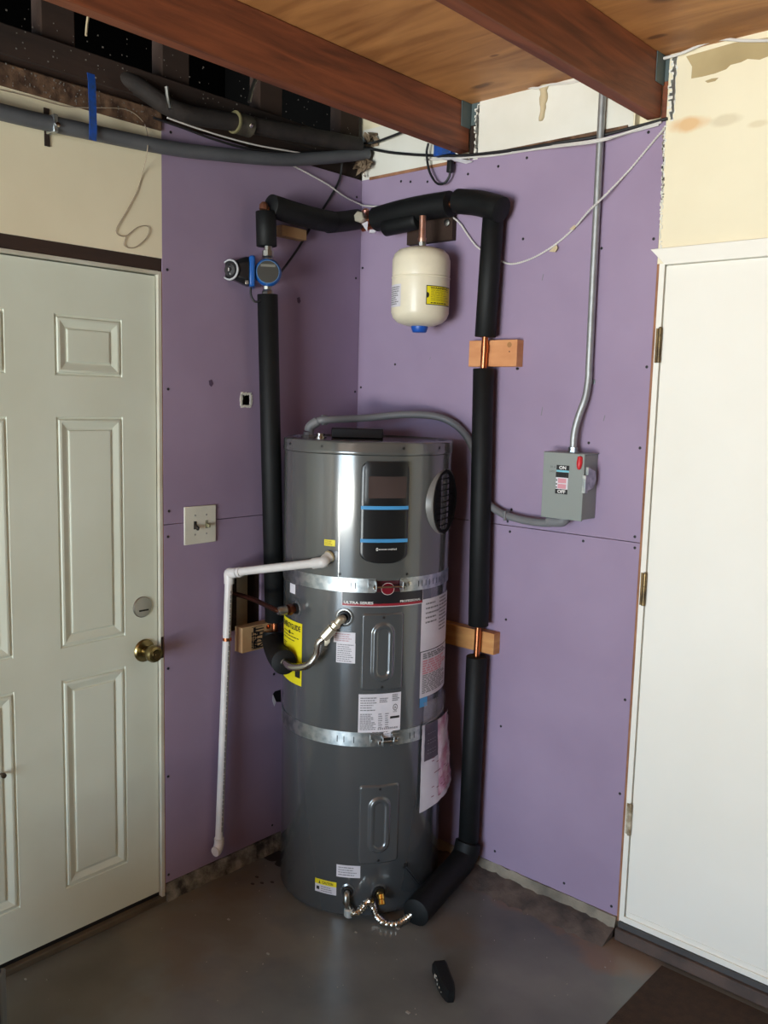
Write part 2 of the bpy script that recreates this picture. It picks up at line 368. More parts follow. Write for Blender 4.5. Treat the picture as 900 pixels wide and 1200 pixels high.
# ---- door 1 : six panel
DY1, DY0, DB, DT = -.906, -1.82, .056, 2.074
door1 = bpy.data.objects.new('door_1', None); col.objects.link(door1); door1.location = (0, DY1, DB); struct(door1)
XS = -.012
cR = (-1.240, -1.024); cL = (-1.6, -1.384)
rowsz = [(.205, .862), (.960, 1.642), (1.760, 1.932)]
dm = MB(); ys = [DY0, cL[0], cL[1], cR[0], cR[1], DY1]; zs = [DB]+[z for r in rowsz for z in r]+[DT]
for i in range(len(ys)-1):
    for j in range(len(zs)-1):
        if i in (1, 3) and j in (1, 3, 5): continue
        dm.face([(XS, ys[i], zs[j]), (XS, ys[i+1], zs[j]), (XS, ys[i+1], zs[j+1]), (XS, ys[i], zs[j+1])])
for (a, b, c, d) in ((DY0, DY1, DB, DB), (DY0, DY1, DT, DT)): dm.face([(XS, a, c), (XS, b, c), (XS-.04, b, c), (XS-.04, a, c)])
for a in (DY0, DY1): dm.face([(XS, a, DB), (XS, a, DT), (XS-.04, a, DT), (XS-.04, a, DB)])
slab = dm.build('door_slab', door_white, door1, smooth=0)
for cy in (cL, cR):
    for rz in rowsz:
        L = []
        for ins, dx in ((0, 0), (.002, -.003), (.007, -.0034), (.010, .0012), (.016, .002), (.034, -.0045), (.0385, -.005), (.0405, -.0018), (.044, -.001)):
            L.append([(XS+dx, cy[0]+ins, rz[0]+ins), (XS+dx, cy[1]-ins, rz[0]+ins), (XS+dx, cy[1]-ins, rz[1]-ins), (XS+dx, cy[0]+ins, rz[1]-ins)])
        m_ = MB(); m_.rings(L, True, False); m_.f.append(tuple(range(len(m_.v)-4, len(m_.v)))); m_.build('raised_panel', door_white, door1, smooth=12)
# frame
fr = MB().box((-.06, DY1+.0035, FZ), (.0, -PL+.0005-.004, 2.088)).box((-.06, -1.84, 2.078), (.0, DY1+.0036, 2.089)).box((-.06, -1.86, FZ), (0, -1.824, 2.089))
fr.build('door_frame', mat('frame_paint', (206, 204, 190), .45, c2=(190, 184, 164), scale=6), door1, bevel=.001)
MB().box((-.03, -PL-.0038, FZ+.03), (-.001, -PL-.0004, 2.088)).build('raw_edge', rawwood, door1)
MB().box((-.06, -1.84, FZ), (.004, DY1+.018, .040)).build('threshold', mat('worn_threshold', (98, 86, 68), .7, c2=(76, 66, 52), scale=9), door1, bevel=.003)
MB().box((-.05, -1.83, .0405), (-.016, DY1+.002, .0535)).build('door_sweep', rubber, door1)
MB().box((-.0602, -1.84, FZ), (-.045, DY1+.006, 2.09)).build('backing', rubber, door1)
k = LW(169, 712, .0); k.x = XS
db = MB().lathe(k, (1, 0, 0), [(0, .0335), (.003, .0335), (.005, .031), (.0055, .02), (.0055, 0)], 32).build('deadbolt', nickel, door1)
MB().box((k.x+.0055, k.y-.014, k.z-.013), (k.x+.007, k.y+.02, k.z-.008)).build('keyway', rubber, db)
k = LW(171.5, 763, .0); k.x = XS
kn = MB().lathe(k, (1, 0, 0), [(0, .037), (.003, .037), (.008, .033), (.010, .016), (.024, .014), (.032, .020), (.046, .027), (.058, .0275), (.066, .024), (.068, .016), (.066, .0145), (.066, 0)], 36).build('knob', brass, door1)
MB().lathe(k+Vector((.0665, 0, 0)), (1, 0, 0), [(0, .0145), (.0025, .013), (.0025, .005), (.004, .004), (.004, 0)], 20).build('lock_cylinder', mat('dark_brass', (74, 60, 36), .35, 1), kn)
MB().box((-.001, DY1+.005, .865), (.0006, DY1+.014, .935)).build('strike_plate', mat('dark_bronze', (48, 38, 28), .4, .6), door1)
hk = LW(2, 909, 0); MB().lathe((XS, hk.y+.004, hk.z), (1, 0, 0), [(0, .004), (.012, .004), (.014, .008), (.02, .007), (.021, 0)], 10).build('peg', mat('dark_peg', (60, 48, 34), .5), door1)
# ---- right wall
wr = MB()
wr.box((-.1, .03, 0), (PR+.03, .1, 3.3)); wr.box((0.0, .0, ZT+.004), (.448, .03, ZP)); wr.box((.535, .0, ZT+.004), (1.1, .03, ZP))
wr.box((PR+.0008, 0, 2.128), (XE, .1, ZP)); wr.box((2.05, 0, FZ), (XE, .1, 2.128))
wall_right = struct(wr.build('wall_right', cream, loc=(0, 0, 0), smooth=0))
spots(cream, [((1.27, 0, 2.51), (.055, .3, .026), (222, 172, 110), .75), ((1.37, 0, 2.50), (.045, .3, .016), (206, 190, 156), .5), ((1.46, 0, 2.475), (.03, .3, .010), (214, 196, 156), .5)])
pR1 = pnlRU.build('drywall_panel', purple, wall_right, smooth=0); pR2 = pnlRL.build('drywall_panel', purple, wall_right, smooth=0)
for x, y in ((584, 195), (617.5, 185), (548.5, 204), (760, 155), (766, 280), (705, 291), (613, 280), (470, 212.5), (481, 213), (501, 213), (606, 432), (758, 430), (690, 519), (750, 525), (599.5, 597), (595, 611), (744, 629), (425, 314), (423, 454), (463, 427), (607, 432)):
    screwhead(pR1, RW(x, y, .0005), (0, -1, 0))
for x, y in ((597.6, 623), (683.5, 634), (744, 642), (732.5, 820), (726.5, 930), (716.5, 1062), (593, 726), (587, 851), (580, 997.5), (661, 1035)):
    screwhead(pR2, RW(x, y, .0005), (0, -1, 0))
# scuffs on the boards
rg = random.Random(4)
for (x, y, l) in ((635, 482, .028), (636, 325, .02), (708, 490, .018), (589, 335, .012), (504, 420, .01)):
    p = RW(x, y, .0006) if x > 430 else LW(x, y, .0006)
    MB().obox(p, (.0012, 0, 0), (0, .0003, 0), (0.002, 0, l/2)).build('scuff', ink_gy, pR1)
for (x, y) in ((247, 449), (350, 352), (379, 73)):
    if y > 100: MB().prism([LW(x, y, .0006)+Vector((0, a, b)) for a, b in ((-.008, .008), (.004, .012), (.01, -.002), (.002, -.012), (-.006, -.006))], (.0004, 0, 0)).build('scuff', mat('dark_scuff_%d' % x, (92, 72, 96), .8), pnlU)
# paint flaked off high on the right wall, white drip beside each joist
pp = [RW(x, y, .0008) for x, y in ((804, 66), (811, 78), (810, 92), (822, 90), (838, 86), (851, 81), (856, 76), (868, 73), (876, 69), (890, 70), (905, 64), (925, 60), (925, 40), (860, 50))]
MB().prism(pp, (0, .0012, 0)).build('bare_patch', tan, wall_right, smooth=0)
MB().prism([RW(x, y, .0008) for x, y in ((826, 95), (834, 92), (842, 91), (838, 95), (829, 97))], (0, .001, 0)).build('bare_patch', tan, wall_right, smooth=0)
def edge_crumb(parent, x0, y0, x1, y1, n, m, seed, s=.004):
    rg = random.Random(seed); mb = MB()
    for i in range(n):
        t_ = i/(n-1); p = RW(x0+(x1-x0)*t_+rg.uniform(-1.2, 1.2), y0+(y1-y0)*t_, .001); mb.obox(p, (s*rg.uniform(.3, 1), 0, 0), (0, .0012, 0), (0, 0, s*rg.uniform(.4, 1.6)))
    return mb.build('ragged_edge', m, parent, kind='stuff')
edge_crumb(wall_right, 779, 148, 773.5, 300, 46, white_wall, 2)
edge_crumb(wall_right, 778, 150, 776, 238, 26, curb_m, 3, .003)
# upper boards between the joists are whiter
MB().box((.535, -.0015, ZT+.004), (1.095, 0, ZP)).build('painted_board', white_wall, wall_right)
MB().box((.001, -.0015, ZT+.0), (.452, 0, ZP)).build('painted_board', white_wall, wall_right)
MB().box((.04, -.004, ZT-.004), (.44, .0, ZT+.006)).build('raw_edge', rawwood, wall_right)
MB().box((.60, -.006, ZT-.002), (1.08, .0, ZT+.008)).build('raw_edge', dusty_wood, wall_right)
for jx in (.497, 1.182):
    MB().box((jx, -.052, 2.628), (jx+.0025, -.001, ZP-.001)).build('metal_plate', teal, wall_right)
    MB().box((jx-.002, .002, 2.64), (jx+.034, .028, ZP)).build('blocking', teal, wall_right)
    MB().box((jx-.002, .004, ZT+.004), (jx+.034, .028, 2.641)).build('blocking', dark_wood if jx < 1 else joist_m, wall_right)
    rgx = random.Random(int(jx*10)); dr = MB()
    for i in range(40):
        z = 2.70-.17*i/39; wd = rgx.uniform(.003, .011); dr.obox((jx+.037-wd*.5-rgx.uniform(0, .006), .0005, z), (wd, 0, 0), (0, .0015, 0), (0, 0, .004))
    dr.build('ragged_edge', white_wall, wall_right, kind='stuff')
# door 2: flat white slab with a sliver of jamb, raw wood and three hinges
door2 = bpy.data.objects.new('door_2', None); col.objects.link(door2); door2.location = (1.225, 0, .08); struct(door2)
MB().box((1.2275, -.004, .088), (2.03, .035, 2.121)).build('door_slab', door_white2, door2, bevel=.002)
MB().box((PR+.010, -.006, .05), (1.2235, .04, 2.128)).box((1.22, .02, .05), (1.232, .04, 2.128)).build('door_frame', door_white2, door2, bevel=.001)
MB().box((PR+.001, -.0015, FZ+.05), (PR+.0103, .03, 2.128)).build('raw_edge', rawwood, door2)
MB().box((1.224, -.010, .079), (2.03, -.004, .098)).build('door_sweep', door_white2, door2, bevel=.001)
MB().box((1.228, -.006, .112), (2.03, -.004, .116)).build('door_sweep', door_white2, door2)
MB().box((1.205, -.03, FZ), (2.10, .03, .060)).build('threshold', mat('worn_sill', (98, 80, 72), .8, c2=(70, 60, 56), scale=8, bump=.3), door2, bevel=.004)
MB().box((1.21, -.016, .060), (2.1, .04, .078)).build('sill_strip', mat('grey_sill', (74, 72, 72), .6), door2)
hb = mat('aged_brass', (134, 112, 76), .4, .8, c2=(90, 76, 56), scale=30)
for px, py in ((771, 405), (751, 690), (734.5, 959)):
    p = RW(px, py, .008)
    hm = MB(); zc = p.z
    for i in range(5): hm.lathe((1.2255, -.0125, zc-.05+i*.02+.0004), (0, 0, 1), [(0, .0062), (.0192, .0062)], 12)
    hm.box((1.2105, -.0085, zc-.05), (1.2255, -.006, zc+.05)); hm.box((1.2255, -.0062, zc-.05), (1.2275, -.004, zc+.05))
    hm.lathe((1.2255, -.0125, zc+.05), (0, 0, 1), [(0, .005), (.003, .004), (.004, 0)], 12)
    o = hm.build('hinge', hb, door2)
    if py == 959: o.data.materials[0] = mat('painted_hinge', (196, 186, 164), .5, c2=(130, 110, 80), scale=40)
tr2 = MB().prism([(1.180, 0, 2.170), (2.15, 0, 2.170), (2.15, 0, 2.1225), (1.2275, 0, 2.1225)], (0, -.016, 0)).build('trim_2', door_white2, loc=(1.2, 0, 2.12), smooth=0, bevel=.0015); struct(tr2)
# far walls, with the garage door opening the daylight comes through
struct(MB().box((XE, YE, 0), (XE+.1, .1, 3.3)).build('wall_far', low_bounce, loc=(XE, 0, 0)))
struct(MB().box((-.1, YE-.1, 0), (DX0, YE, 3.3)).box((DX1, YE-.1, 0), (XE+.1, YE, 3.3)).box((DX0, YE-.1, DZ), (DX1, YE, 3.3)).build('wall_back', low_bounce, loc=(0, YE, 0)))
# ---- ceiling
ceil = struct(MB().box((.46, YE, ZP), (XE, .028, ZP+.018)).build('ceiling', ply, loc=(0, 0, ZP)))
for m_, d_ in ((ply, 1.6), (joist_m, 1.0)):
    for nd in m_.node_tree.nodes:
        if nd.type == 'TEX_NOISE': nd.inputs['Distortion'].default_value = d_
spots(ply, [((.62, -.12, 0), (.05, .02, .1), (92, 52, 28), .8), ((1.34, -.35, 0), (.05, .03, .1), (86, 46, 26), .8), ((1.12, -.62, 0), (.03, .015, .1), (100, 58, 30), .7), ((.80, -.30, 0), (.02, .01, .1), (96, 54, 28), .7),
            ((1.42, -.1, 0), (.22, .06, .1), (126, 76, 40), .6), ((1.22, -.14, 0), (.03, .012, .1), (90, 50, 28), .8), ((.72, -.52, 0), (.14, .02, .1), (140, 88, 46), .5)])
for x0 in (.455, 1.14, 1.84, 2.52, 3.2, 3.88, 4.56):
    zb = 2.553 if x0 < 1 else 2.54
    j = MB().box((x0, YE+.001, zb), (x0+.041, -.0022 if x0 < 1.5 else -.001, ZP-.0005)).build('joist', joist_m, ceil, bevel=.003)
# attic bay left of the first joist: open, dark, with old framing
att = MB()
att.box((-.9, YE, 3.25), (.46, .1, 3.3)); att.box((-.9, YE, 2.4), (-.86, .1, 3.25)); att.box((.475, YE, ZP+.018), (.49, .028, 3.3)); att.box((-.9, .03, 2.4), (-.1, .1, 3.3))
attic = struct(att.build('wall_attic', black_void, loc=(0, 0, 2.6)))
MB().box((-.09, YE, 2.585), (.004, -.0, 2.66)).build('wall_plate', dark_wood, attic, bevel=.003)
MB().box((-.09, YE, 2.505), (-.012, -PL, 2.585)).box((-.09, -PL, 2.532), (-.012, .0, 2.586)).build('wall_plate', dark_wood, attic)
for k in range(11):
    y0 = .0-.1-.385*k
    MB().box((-.075, y0, 2.66), (-.02, y0+.1, 3.2)).build('stud', dark_wood, attic, bevel=.003)
dw = MB(); n = 50
dw.box((-.02, -3.0, 2.502), (.007, -PL-.001, 2.562)); dwo = dw.build('dusty_board', dusty_wood, attic, bevel=.004)
fl = MB(); rg = random.Random(9)
for i in range(260):
    y = -.02-rg.random()*1.5; zz = 2.62+.05*rg.random()
    x, z = (.0045, rg.uniform(2.588, 2.655)) if rg.random() < .6 else (-.019, rg.uniform(2.66, 2.75))
    if rg.random() < .4: x, z = .0078, rg.uniform(2.505, 2.56); y = -.9-rg.random()*.6
    s_ = rg.uniform(.0006, .0022); fl.obox((x, y, z), (.0006, 0, 0), (0, s_, 0), (0, 0, s_))
fl.build('dust_flakes', dust2, attic, kind='stuff')

# ================================================================== WATER HEATER
cx, cy = TC
wh = thing('water_heater', 'tall dark grey cylindrical heat pump water heater strapped in the purple corner', 'water heater', (cx, cy, FZ))
def PT(th, z, r=TR): return Vector((cx+r*cos(rad(th)), cy+r*sin(rad(th)), z))
def frame_at(th):
    n = Vector((cos(rad(th)), sin(rad(th)), 0)); return n, Vector((-n.y, n.x, 0))
MB().lathe((cx, cy, FZ), (0, 0, 1), [(0, TR-.012), (.006, TR-.004), (.012, TR), (1.149-FZ, TR), (1.150-FZ, TR-.01)], 128, True).build('body', tank_m, wh)
MB().lathe((cx, cy, 1.150), (0, 0, 1), [(0, TR-.004), (.0, TR+.0012), (.006, TR+.002), (.392, TR+.002), (.394, TR-.004)], 128, True).build('shroud', shroud_m, wh)
lid = MB().lathe((cx, cy, 1.544), (0, 0, 1), [(0, TR-.004), (0, TR+.004), (.003, TR+.0052), (.010, TR+.0052), (.013, TR+.004), (.034, TR+.0045), (.038, TR+.0025), (.041, TR-.003), (.041, TR-.010), (.036, TR-.013), (.036, 0)], 128, True).build('lid', shroud_m, wh)
for th in (-110, -78, -25, 5): screwhead(wh, PT(th, 1.566, TR+.0046), frame_at(th)[0], name='screw')
for th in (-64, -20): screwhead(wh, PT(th, 1.168, TR+.0022), frame_at(th)[0], name='screw')
# vertical seam where the shroud wraps over itself
cyl_plate(MB(), TC, [1.151, 1.54], lambda z: (-65.3, -64.6), TR+.001, TR+.003, 2).build('seam', shroud_m, wh)
# on the lid: low black cover, conduit entry, nipple
bp = Vector((cx-.10, cy+.03, 1.581)); a = rad(41)
ax = Vector((cos(a), sin(a), 0)); ay = Vector((-sin(a), cos(a), 0))
MB().obox(bp+Vector((0.02, 0.0, .017)), ax*.088, ay*.06, (0, 0, .017)).build('top_cover', plastic_bk, wh, bevel=.004)
MB().lathe((cx-.158, cy-.075, 1.580), (0, 0, 1), [(0, .022), (.004, .022), (.006, .016), (.014, .016), (.014, 0)], 20).build('nipple', chrome, wh)
# control panel
def bnd(t0, t1, z0, z1, rt, rb_arc):
    def f(z):
        ins = 0
        if z > z1-rt: q = (z-(z1-rt))/rt; ins = rt*(1-math.sqrt(max(0, 1-q*q)))
        if rb_arc and z < z0+rb_arc:
            q = 1-(z-z0)/rb_arc; half = (t1-t0)/2; m = (t0+t1)/2; k = math.sqrt(max(0, 1-q**2)) if rb_arc > .02 else 1
            wdt = half*max(.02, (1-(1-k)*1.0)); wdt = half*max(.03, k**.8); return (m-wdt, m+wdt)
        dth = math.degrees(ins/TR); return (t0+dth, t1-dth)
    return f
P0, P1, PZ0, PZ1 = -51.6, -21.4, 1.207, 1.522
zs_ = [PZ0+.0003+.034*(1-cos(pi/2*k/10)) for k in range(11)]+[1.26+k*.0207 for k in range(12)]+[PZ1-.02+.02*sin(pi/2*k/7) for k in range(1, 8)]
zs_ = sorted(set(round(z, 5) for z in zs_))
cp = cyl_plate(MB(), TC, zs_, bnd(P0, P1, PZ0, PZ1, .022, .034), TR, TR+.014, 26, .003).build('control_panel', plastic_bk, wh)
R2 = TR+.0145
cyl_plate(MB(), TC, [1.392+.012*k for k in range(12)], lambda z: (-49.0, -22.6), TR+.01, R2+.001, 14, .0015).build('screen_surround', plastic_bk, cp)
zz = [1.406, 1.410, 1.414]+[1.42+.0068*k for k in range(10)]
cyl_plate(MB(), TC, [1.412+.0075*k for k in range(10)], lambda z: (-46.9, -23.6), TR+.01, R2+.0018, 14).build('display', screen_m, cp)
for z in (1.382, 1.279): cyl_plate(MB(), TC, [z-.0055, z+.0055], lambda q: (P0+.4, P1-.3), TR+.01, R2+.0003, 20).build('stripe', stripe_m, cp)
pl = on_cyl(TC, R2+.0008, -41.6, -28.9, 1.2475, 1.2575)
tm = MB(); text(tm, 'econet enabled', pl, .14, 1, .25, .85, .01)
for i in range(16):
    a0, a1 = 2*pi*i/16, 2*pi*(i+1)/16; tm.face([pl(.055+.055*cos(a0), .5+.5*sin(a0)), pl(.055+.055*cos(a1), .5+.5*sin(a1)), pl(.055+.028*cos(a1), .5+.26*sin(a1)), pl(.055+.028*cos(a0), .5+.26*sin(a0))])
tm.build('logo_print', white_ink, cp, smooth=0)
# exhaust duct collar on the right side
az = 17; n_, t_ = frame_at(az); c0 = PT(az, 1.385, TR-.02); c0 = Vector((.560, -.240, 1.388))+n_*0
dc = MB().lathe(c0, n_, [(0, .112), (.052, .112), (.058, .108), (.058, .098)], 48, False).build('duct_collar', plastic_gy, wh)
MB().lathe(c0, n_, [(.002, .1), (.054, .1), (.060, .104), (.062, .098), (.056, .09), (.056, 0)], 48, True).build('duct_cover', soft_black, wh)
g_ = MB()
for k in range(-4, 5):
    hh = math.sqrt(.088**2-(k*.019)**2); g_.obox(c0+n_*.058+Vector((0, 0, k*.019)), n_*.0015, t_*hh, (0, 0, .0012))
g_.build('duct_grille', soft_black, dc, kind='stuff')
# slot for the condensate pipe
cyl_plate(MB(), TC, [1.208, 1.219, 1.230, 1.240], lambda z: (-72.6, -65.4), TR-.004, TR+.006, 6, .001).build('drain_slot', plastic_bk, wh)
label_on('sticker', yellow, wh, TC, TR+.0028, -75.3, -67.6, 1.254, 1.274, 0, 4)
tq = lines(MB(), on_cyl(TC, TR+.0034, -75.3, -67.6, 1.254, 1.274), .1, .9, .1, .9, 3, .4, 3).build('print', mat('ochre_ink', (160, 130, 20), .6), wh, smooth=0)
# straps
def strap(z0, z1, th_gap, seed, tail):
    s_ = MB(); a0, a1 = th_gap
    ths = [a1+(360-(a1-a0))*k/120 for k in range(121)]
    s_.grid(120, 3, lambda a, b: tuple(PT(ths[a], (z0, z0, z1, z1)[b], TR+(.0002, .0022, .0022, .0002)[b])))
    o = s_.build('strap', steel, wh, smooth=30)
    sl = MB()
    for k in tail: quad(sl, on_cyl(TC, TR+.0027, k, k+.55, z0+.012, z1-.014), 0, 1, 0, 1)
    sl.build('slot', rubber, o, smooth=0, kind='stuff')
    return o
def tab(parent, th, z, hw, hh, up):
    n, t = frame_at(th); c = PT(th, z, TR+.003)
    m_ = MB(); m_.obox(c+n*.004, n*.0015, t*hw, (0, 0, hh)); m_.obox(c+n*.013+t*(hw*up), n*.012, t*.0015, (0, 0, hh*.75)); m_.obox(c+n*.009-t*(hw*.6*up), n*.004, t*.004, (0, 0, hh*.3))
    return m_.build('bracket', steel, parent, bevel=.0008)
s1 = strap(1.112, 1.157, (-41, -24.5), 1, [-57, -54.2, -11, -8, -4.5, -1, 3, 7, 11])
tab(s1, -43.5, 1.135, .013, .019, 1); tab(s1, -22.5, 1.136, .013, .019, -1)
n, t = frame_at(-33); c = PT(-33, 1.133, TR+.018)
MB().tube([c-t*.052, c+t*.050], .0033, 8).lathe(c+t*.042, t, [(0, .007), (.007, .007)], 6).lathe(c-t*.050, t, [(0, .007), (.007, .007)], 6).build('bolt', chrome, s1)
MB().lathe(PT(-18, 1.137, TR+.002), frame_at(-18)[0], [(0, .008), (.004, .007), (.005, 0)], 12).build('rivet', chrome, s1)
s2 = strap(.608, .655, (-33.5, -28.5), 2, [-64, -59.5, -53, -14.5, -11, -4, -1, 4])
tab(s2, -38.5, .631, .020, .018, 1); tab(s2, -25.5, .632, .013, .018, -1)
n, t = frame_at(-31); c = PT(-31, .629, TR+.018)
MB().tube([c-t*.030, c+t*.030], .0035, 8).lathe(c-t*.034, t, [(0, .0075), (.008, .0075)], 6).build('bolt', chrome, s2)
# nameplate
npl = cyl_plate(MB(), TC, [1.0665, 1.0685, 1.08, 1.095, 1.113], lambda z: (-62.6, -6.2) if z > 1.068 else (-62.0, -6.8), TR, TR+.0008, 24).build('nameplate', white_l, wh)
cyl_plate(MB(), TC, [1.0685, 1.08, 1.1135], lambda z: (-62.2, -6.6), TR, TR+.0012, 24).build('nameplate_field', black_l, npl)
cyl_plate(MB(), TC, [1.0688, 1.0765], lambda z: (-62.0, -6.9), TR, TR+.0015, 24).build('nameplate_band', red_ink, npl)
pl = on_cyl(TC, TR+.0021, -62.2, -6.6, 1.0685, 1.1135)
tm = MB(); text(tm, 'ULTRA SERIES', pl, .02, .36, .14, .33, .03); tm.build('lettering', white_ink, npl, smooth=0); tm = MB(); text(tm, 'PROFESSIONAL', pl, .68, .965, .22, .38, .02); tm.build('lettering', white_ink, npl, smooth=0)
ov = MB(); pts = [PT(-33+4.2*cos(2*pi*i/28), 1.124+.0190*sin(2*pi*i/28), TR+.0024) for i in range(28)]; ov.face(pts); ov.build('emblem', mat('crimson_emblem', (126, 14, 34), .4), npl, smooth=0)
ov = MB()
for i in range(28):
    q0, q1 = 2*pi*i/28, 2*pi*(i+1)/28
    ov.face([PT(-33+k*4.3*cos(q), 1.124+k2*.0195*sin(q), TR+.0026) for k, k2, q in ((1, 1, q0), (1, 1, q1), (.95, .94, q1), (.95, .94, q0))])
ov.build('emblem_rim', white_ink, npl, smooth=0)
# red emblem seen again behind the turnbuckle
cyl_plate(MB(), TC, [1.114, 1.13, 1.155], lambda z: (-41, -24.5), TR, TR+.0006, 10).build('nameplate_field', mat('nameplate_red_black', (70, 22, 32), .35), npl)
# access covers : pressed sheet with a stadium boss
def access(t0, t1, z0, z1):
    NU, NV = 56, 96; W = rad(t1-t0)*TR; H = z1-z0
    def sm(a, b, x): x = min(1, max(0, (x-a)/(b-a))); return x*x*(3-2*x)
    def fn(a, b):
        u = a/NU*W-W/2; v = b/NV*H-H/2; rc = .012
        qx, qy = abs(u)-(W/2-rc), abs(v)-(H/2-rc); d = math.hypot(max(qx, 0), max(qy, 0))+min(max(qx, qy), 0)-rc
        h = .0052*sm(0, -.005, d)
        hw, hv = .034, .094; q = math.hypot(u, max(0, abs(v)-(hv-hw)))-hw
        h += .0065*sm(.004, -.006, q)-.0045*sm(-.012, -.019, q)
        return tuple(PT(t0+(t1-t0)*a/NU, z0+b/NV*H, TR-.0005+h))
    o = MB().grid(NU, NV, fn).build('access_cover', tank_m, wh, smooth=60)
    for z in (z0+.012, z1-.013): screwhead(wh, PT((t0+t1)/2, z, TR+.005), frame_at((t0+t1)/2)[0], m=chrome)
access(-49.5, -21.2, .794, 1.046); access(-48.6, -21.0, .208, .478)
# rating label, small label under it
o, pl = label_on('rating_label', white_l, wh, TC, TR+.001, -50.2, -21.8, .656, .783, .002, 12)
tm = MB(); lines(tm, pl, .04, .42, .55, .93, 6, .4, 2); lines(tm, pl, .04, .42, .06, .5, 10, .5, 3); lines(tm, pl, .46, .56, .1, .5, 7, .4, 4); lines(tm, pl, .62, .72, .1, .5, 7, .4, 5); lines(tm, pl, .48, .7, .76, .9, 3, .5, 6); lines(tm, pl, .78, .97, .78, .97, 4, .6, 8)
tm.build('print', ink_gy, o, smooth=0)
tm = MB(); quad(tm, pl, .74, .97, .33, .39, 3)
for i in range(30):
    if i % 3: quad(tm, pl, .44+i*.0165, .44+i*.0165+.008, .06, .11)
for i in range(20):
    q0, q1 = 2*pi*i/20, 2*pi*(i+1)/20
    tm.face([pl(.86+.058*k*cos(q), .62+.085*k*sin(q)) for k, q in ((1, q0), (1, q1), (.8, q1), (.8, q0))])
text(tm, 'UL', pl, .832, .888, .585, .655, .02); text(tm, 'LISTED', pl, .81, .91, .49, .525); tm.build('print', ink, o, smooth=0)
o, pl = label_on('small_label', white_l, wh, TC, TR+.0016, -42.0, -27.0, .636, .662, 0, 6)
lines(MB(), pl, .06, .94, .1, .9, 3, .35, 12).build('print', ink_gy, o, smooth=0)
# warning labels on the right side
o, pl = label_on('warning_label', white_l, wh, TC, TR+.001, -7.2, 33, .905, 1.078, 0, 14)
tm = MB(); lines(tm, pl, .1, .5, .5, .95, 5, .35, 31); lines(tm, pl, .5, .95, .3, .98, 10, .45, 32); tm.build('print', ink_gy, o, smooth=0)
o, pl = label_on('warning_label', white_l, wh, TC, TR+.001, -6.6, 33, .748, .902, 0, 14)
tm = MB(); lines(tm, pl, .05, .95, .84, .97, 3, .75, 41); lines(tm, pl, .05, .95, .08, .42, 9, .6, 42); lines(tm, pl, .05, .95, .42, .5, 2, .6, 43); tm.build('print', ink_gy, o, smooth=0)
lines(MB(), pl, .05, .95, .5, .82, 6, .75, 44).build('print', pink_l, o, smooth=0)
label_on('sticker', stripe_m, wh, TC, TR+.0012, -6.3, 1.2, .716, .748, 0, 3)
# yellow energy label on the left, tags by the hot outlet, bottom labels
o, pl = label_on('energy_label', yellow, wh, TC, TR+.0012, -122, -93.2, .775, .985, 0, 10)
tm = MB(); text(tm, 'ENERGYGUIDE', pl, .05, .94, .86, .95, .03); lines(tm, pl, .08, .9, .66, .82, 3, .25, 51); quad(tm, pl, .42, .50, .77, .83); lines(tm, pl, .06, .3, .5, .62, 4, .5, 52); quad(tm, pl, .75, .95, .12, .26); quad(tm, pl, .06, .6, .3, .31); tm.build('print', ink, o, smooth=0)
o, pl = label_on('caution_tag', white_l, wh, TC, TR+.0012, -67.6, -53.2, .947, .982, 0, 6)
lines(MB(), pl, .06, .94, .1, .9, 4, .4, 61).build('print', mat('faded_red_ink', (190, 150, 156), .6), o, smooth=0)
o, pl = label_on('caution_tag', white_l, wh, TC, TR+.001, -65.6, -53.0, .882, .947, 0, 6)
lines(MB(), pl, .06, .94, .04, .96, 9, .4, 62).build('print', ink_gy, o, smooth=0)
label_on('sticker', white_l, wh, TC, TR+.001, -109.2, -101.5, 1.076, 1.108, 0, 3)
o, pl = label_on('notice_label', white_l, wh, TC, TR+.001, -62.6, -46.6, .160, .202, 0, 8)
lines(MB(), pl, .08, .92, .1, .9, 4, .35, 71).build('print', ink_gy, o, smooth=0)
o, pl = label_on('caution_label', white_l, wh, TC, TR+.001, -78.2, -62.4, .092, .138, 0, 8)
b_ = quad(MB(), pl, 0, 1, .62, 1, 6).build('caution_band', yellow, o, smooth=0)
pl2 = on_cyl(TC, TR+.002, -78.2, -62.4, .092, .138)
tm = MB(); text(tm, 'CAUTION', pl2, .35, .85, .70, .90, .02); tm.face([pl2(.18, .68), pl2(.27, .68), pl2(.225, .93)]); quad(tm, pl2, .08, .22, .2, .45); tm.build('print', ink, o, smooth=0)
lines(MB(), pl2, .3, .95, .08, .55, 3, .35, 72).build('print', ink_gy, o, smooth=0)
# ports
def port(th, z, r, m, inner):
    n, _ = frame_at(th); c = PT(th, z, TR-.001)
    o = MB().lathe(c, n, [(0, r), (.002, r), (.004, r*.8), (.003, inner+.001), (-.002, inner)], 28, False).build('port_ring', m, wh)
    MB().lathe(c, n, [(.0005, inner*1.15), (.010, inner), (.010, inner*.75), (.001, inner*.7), (.001, 0)], 24).build('port_grommet', rubber, wh)
    return c, n
pc1, n1 = port(-60.6, 1.030, .030, chrome if False else shroud_m, .019)
pc2, n2 = port(-54.6, .112, .026, tank_m, .017)
pc3, n3 = port(-33.8, .108, .028, tank_m, .020)
pc4, n4 = port(-100, 1.030, .026, tank_m, .016)
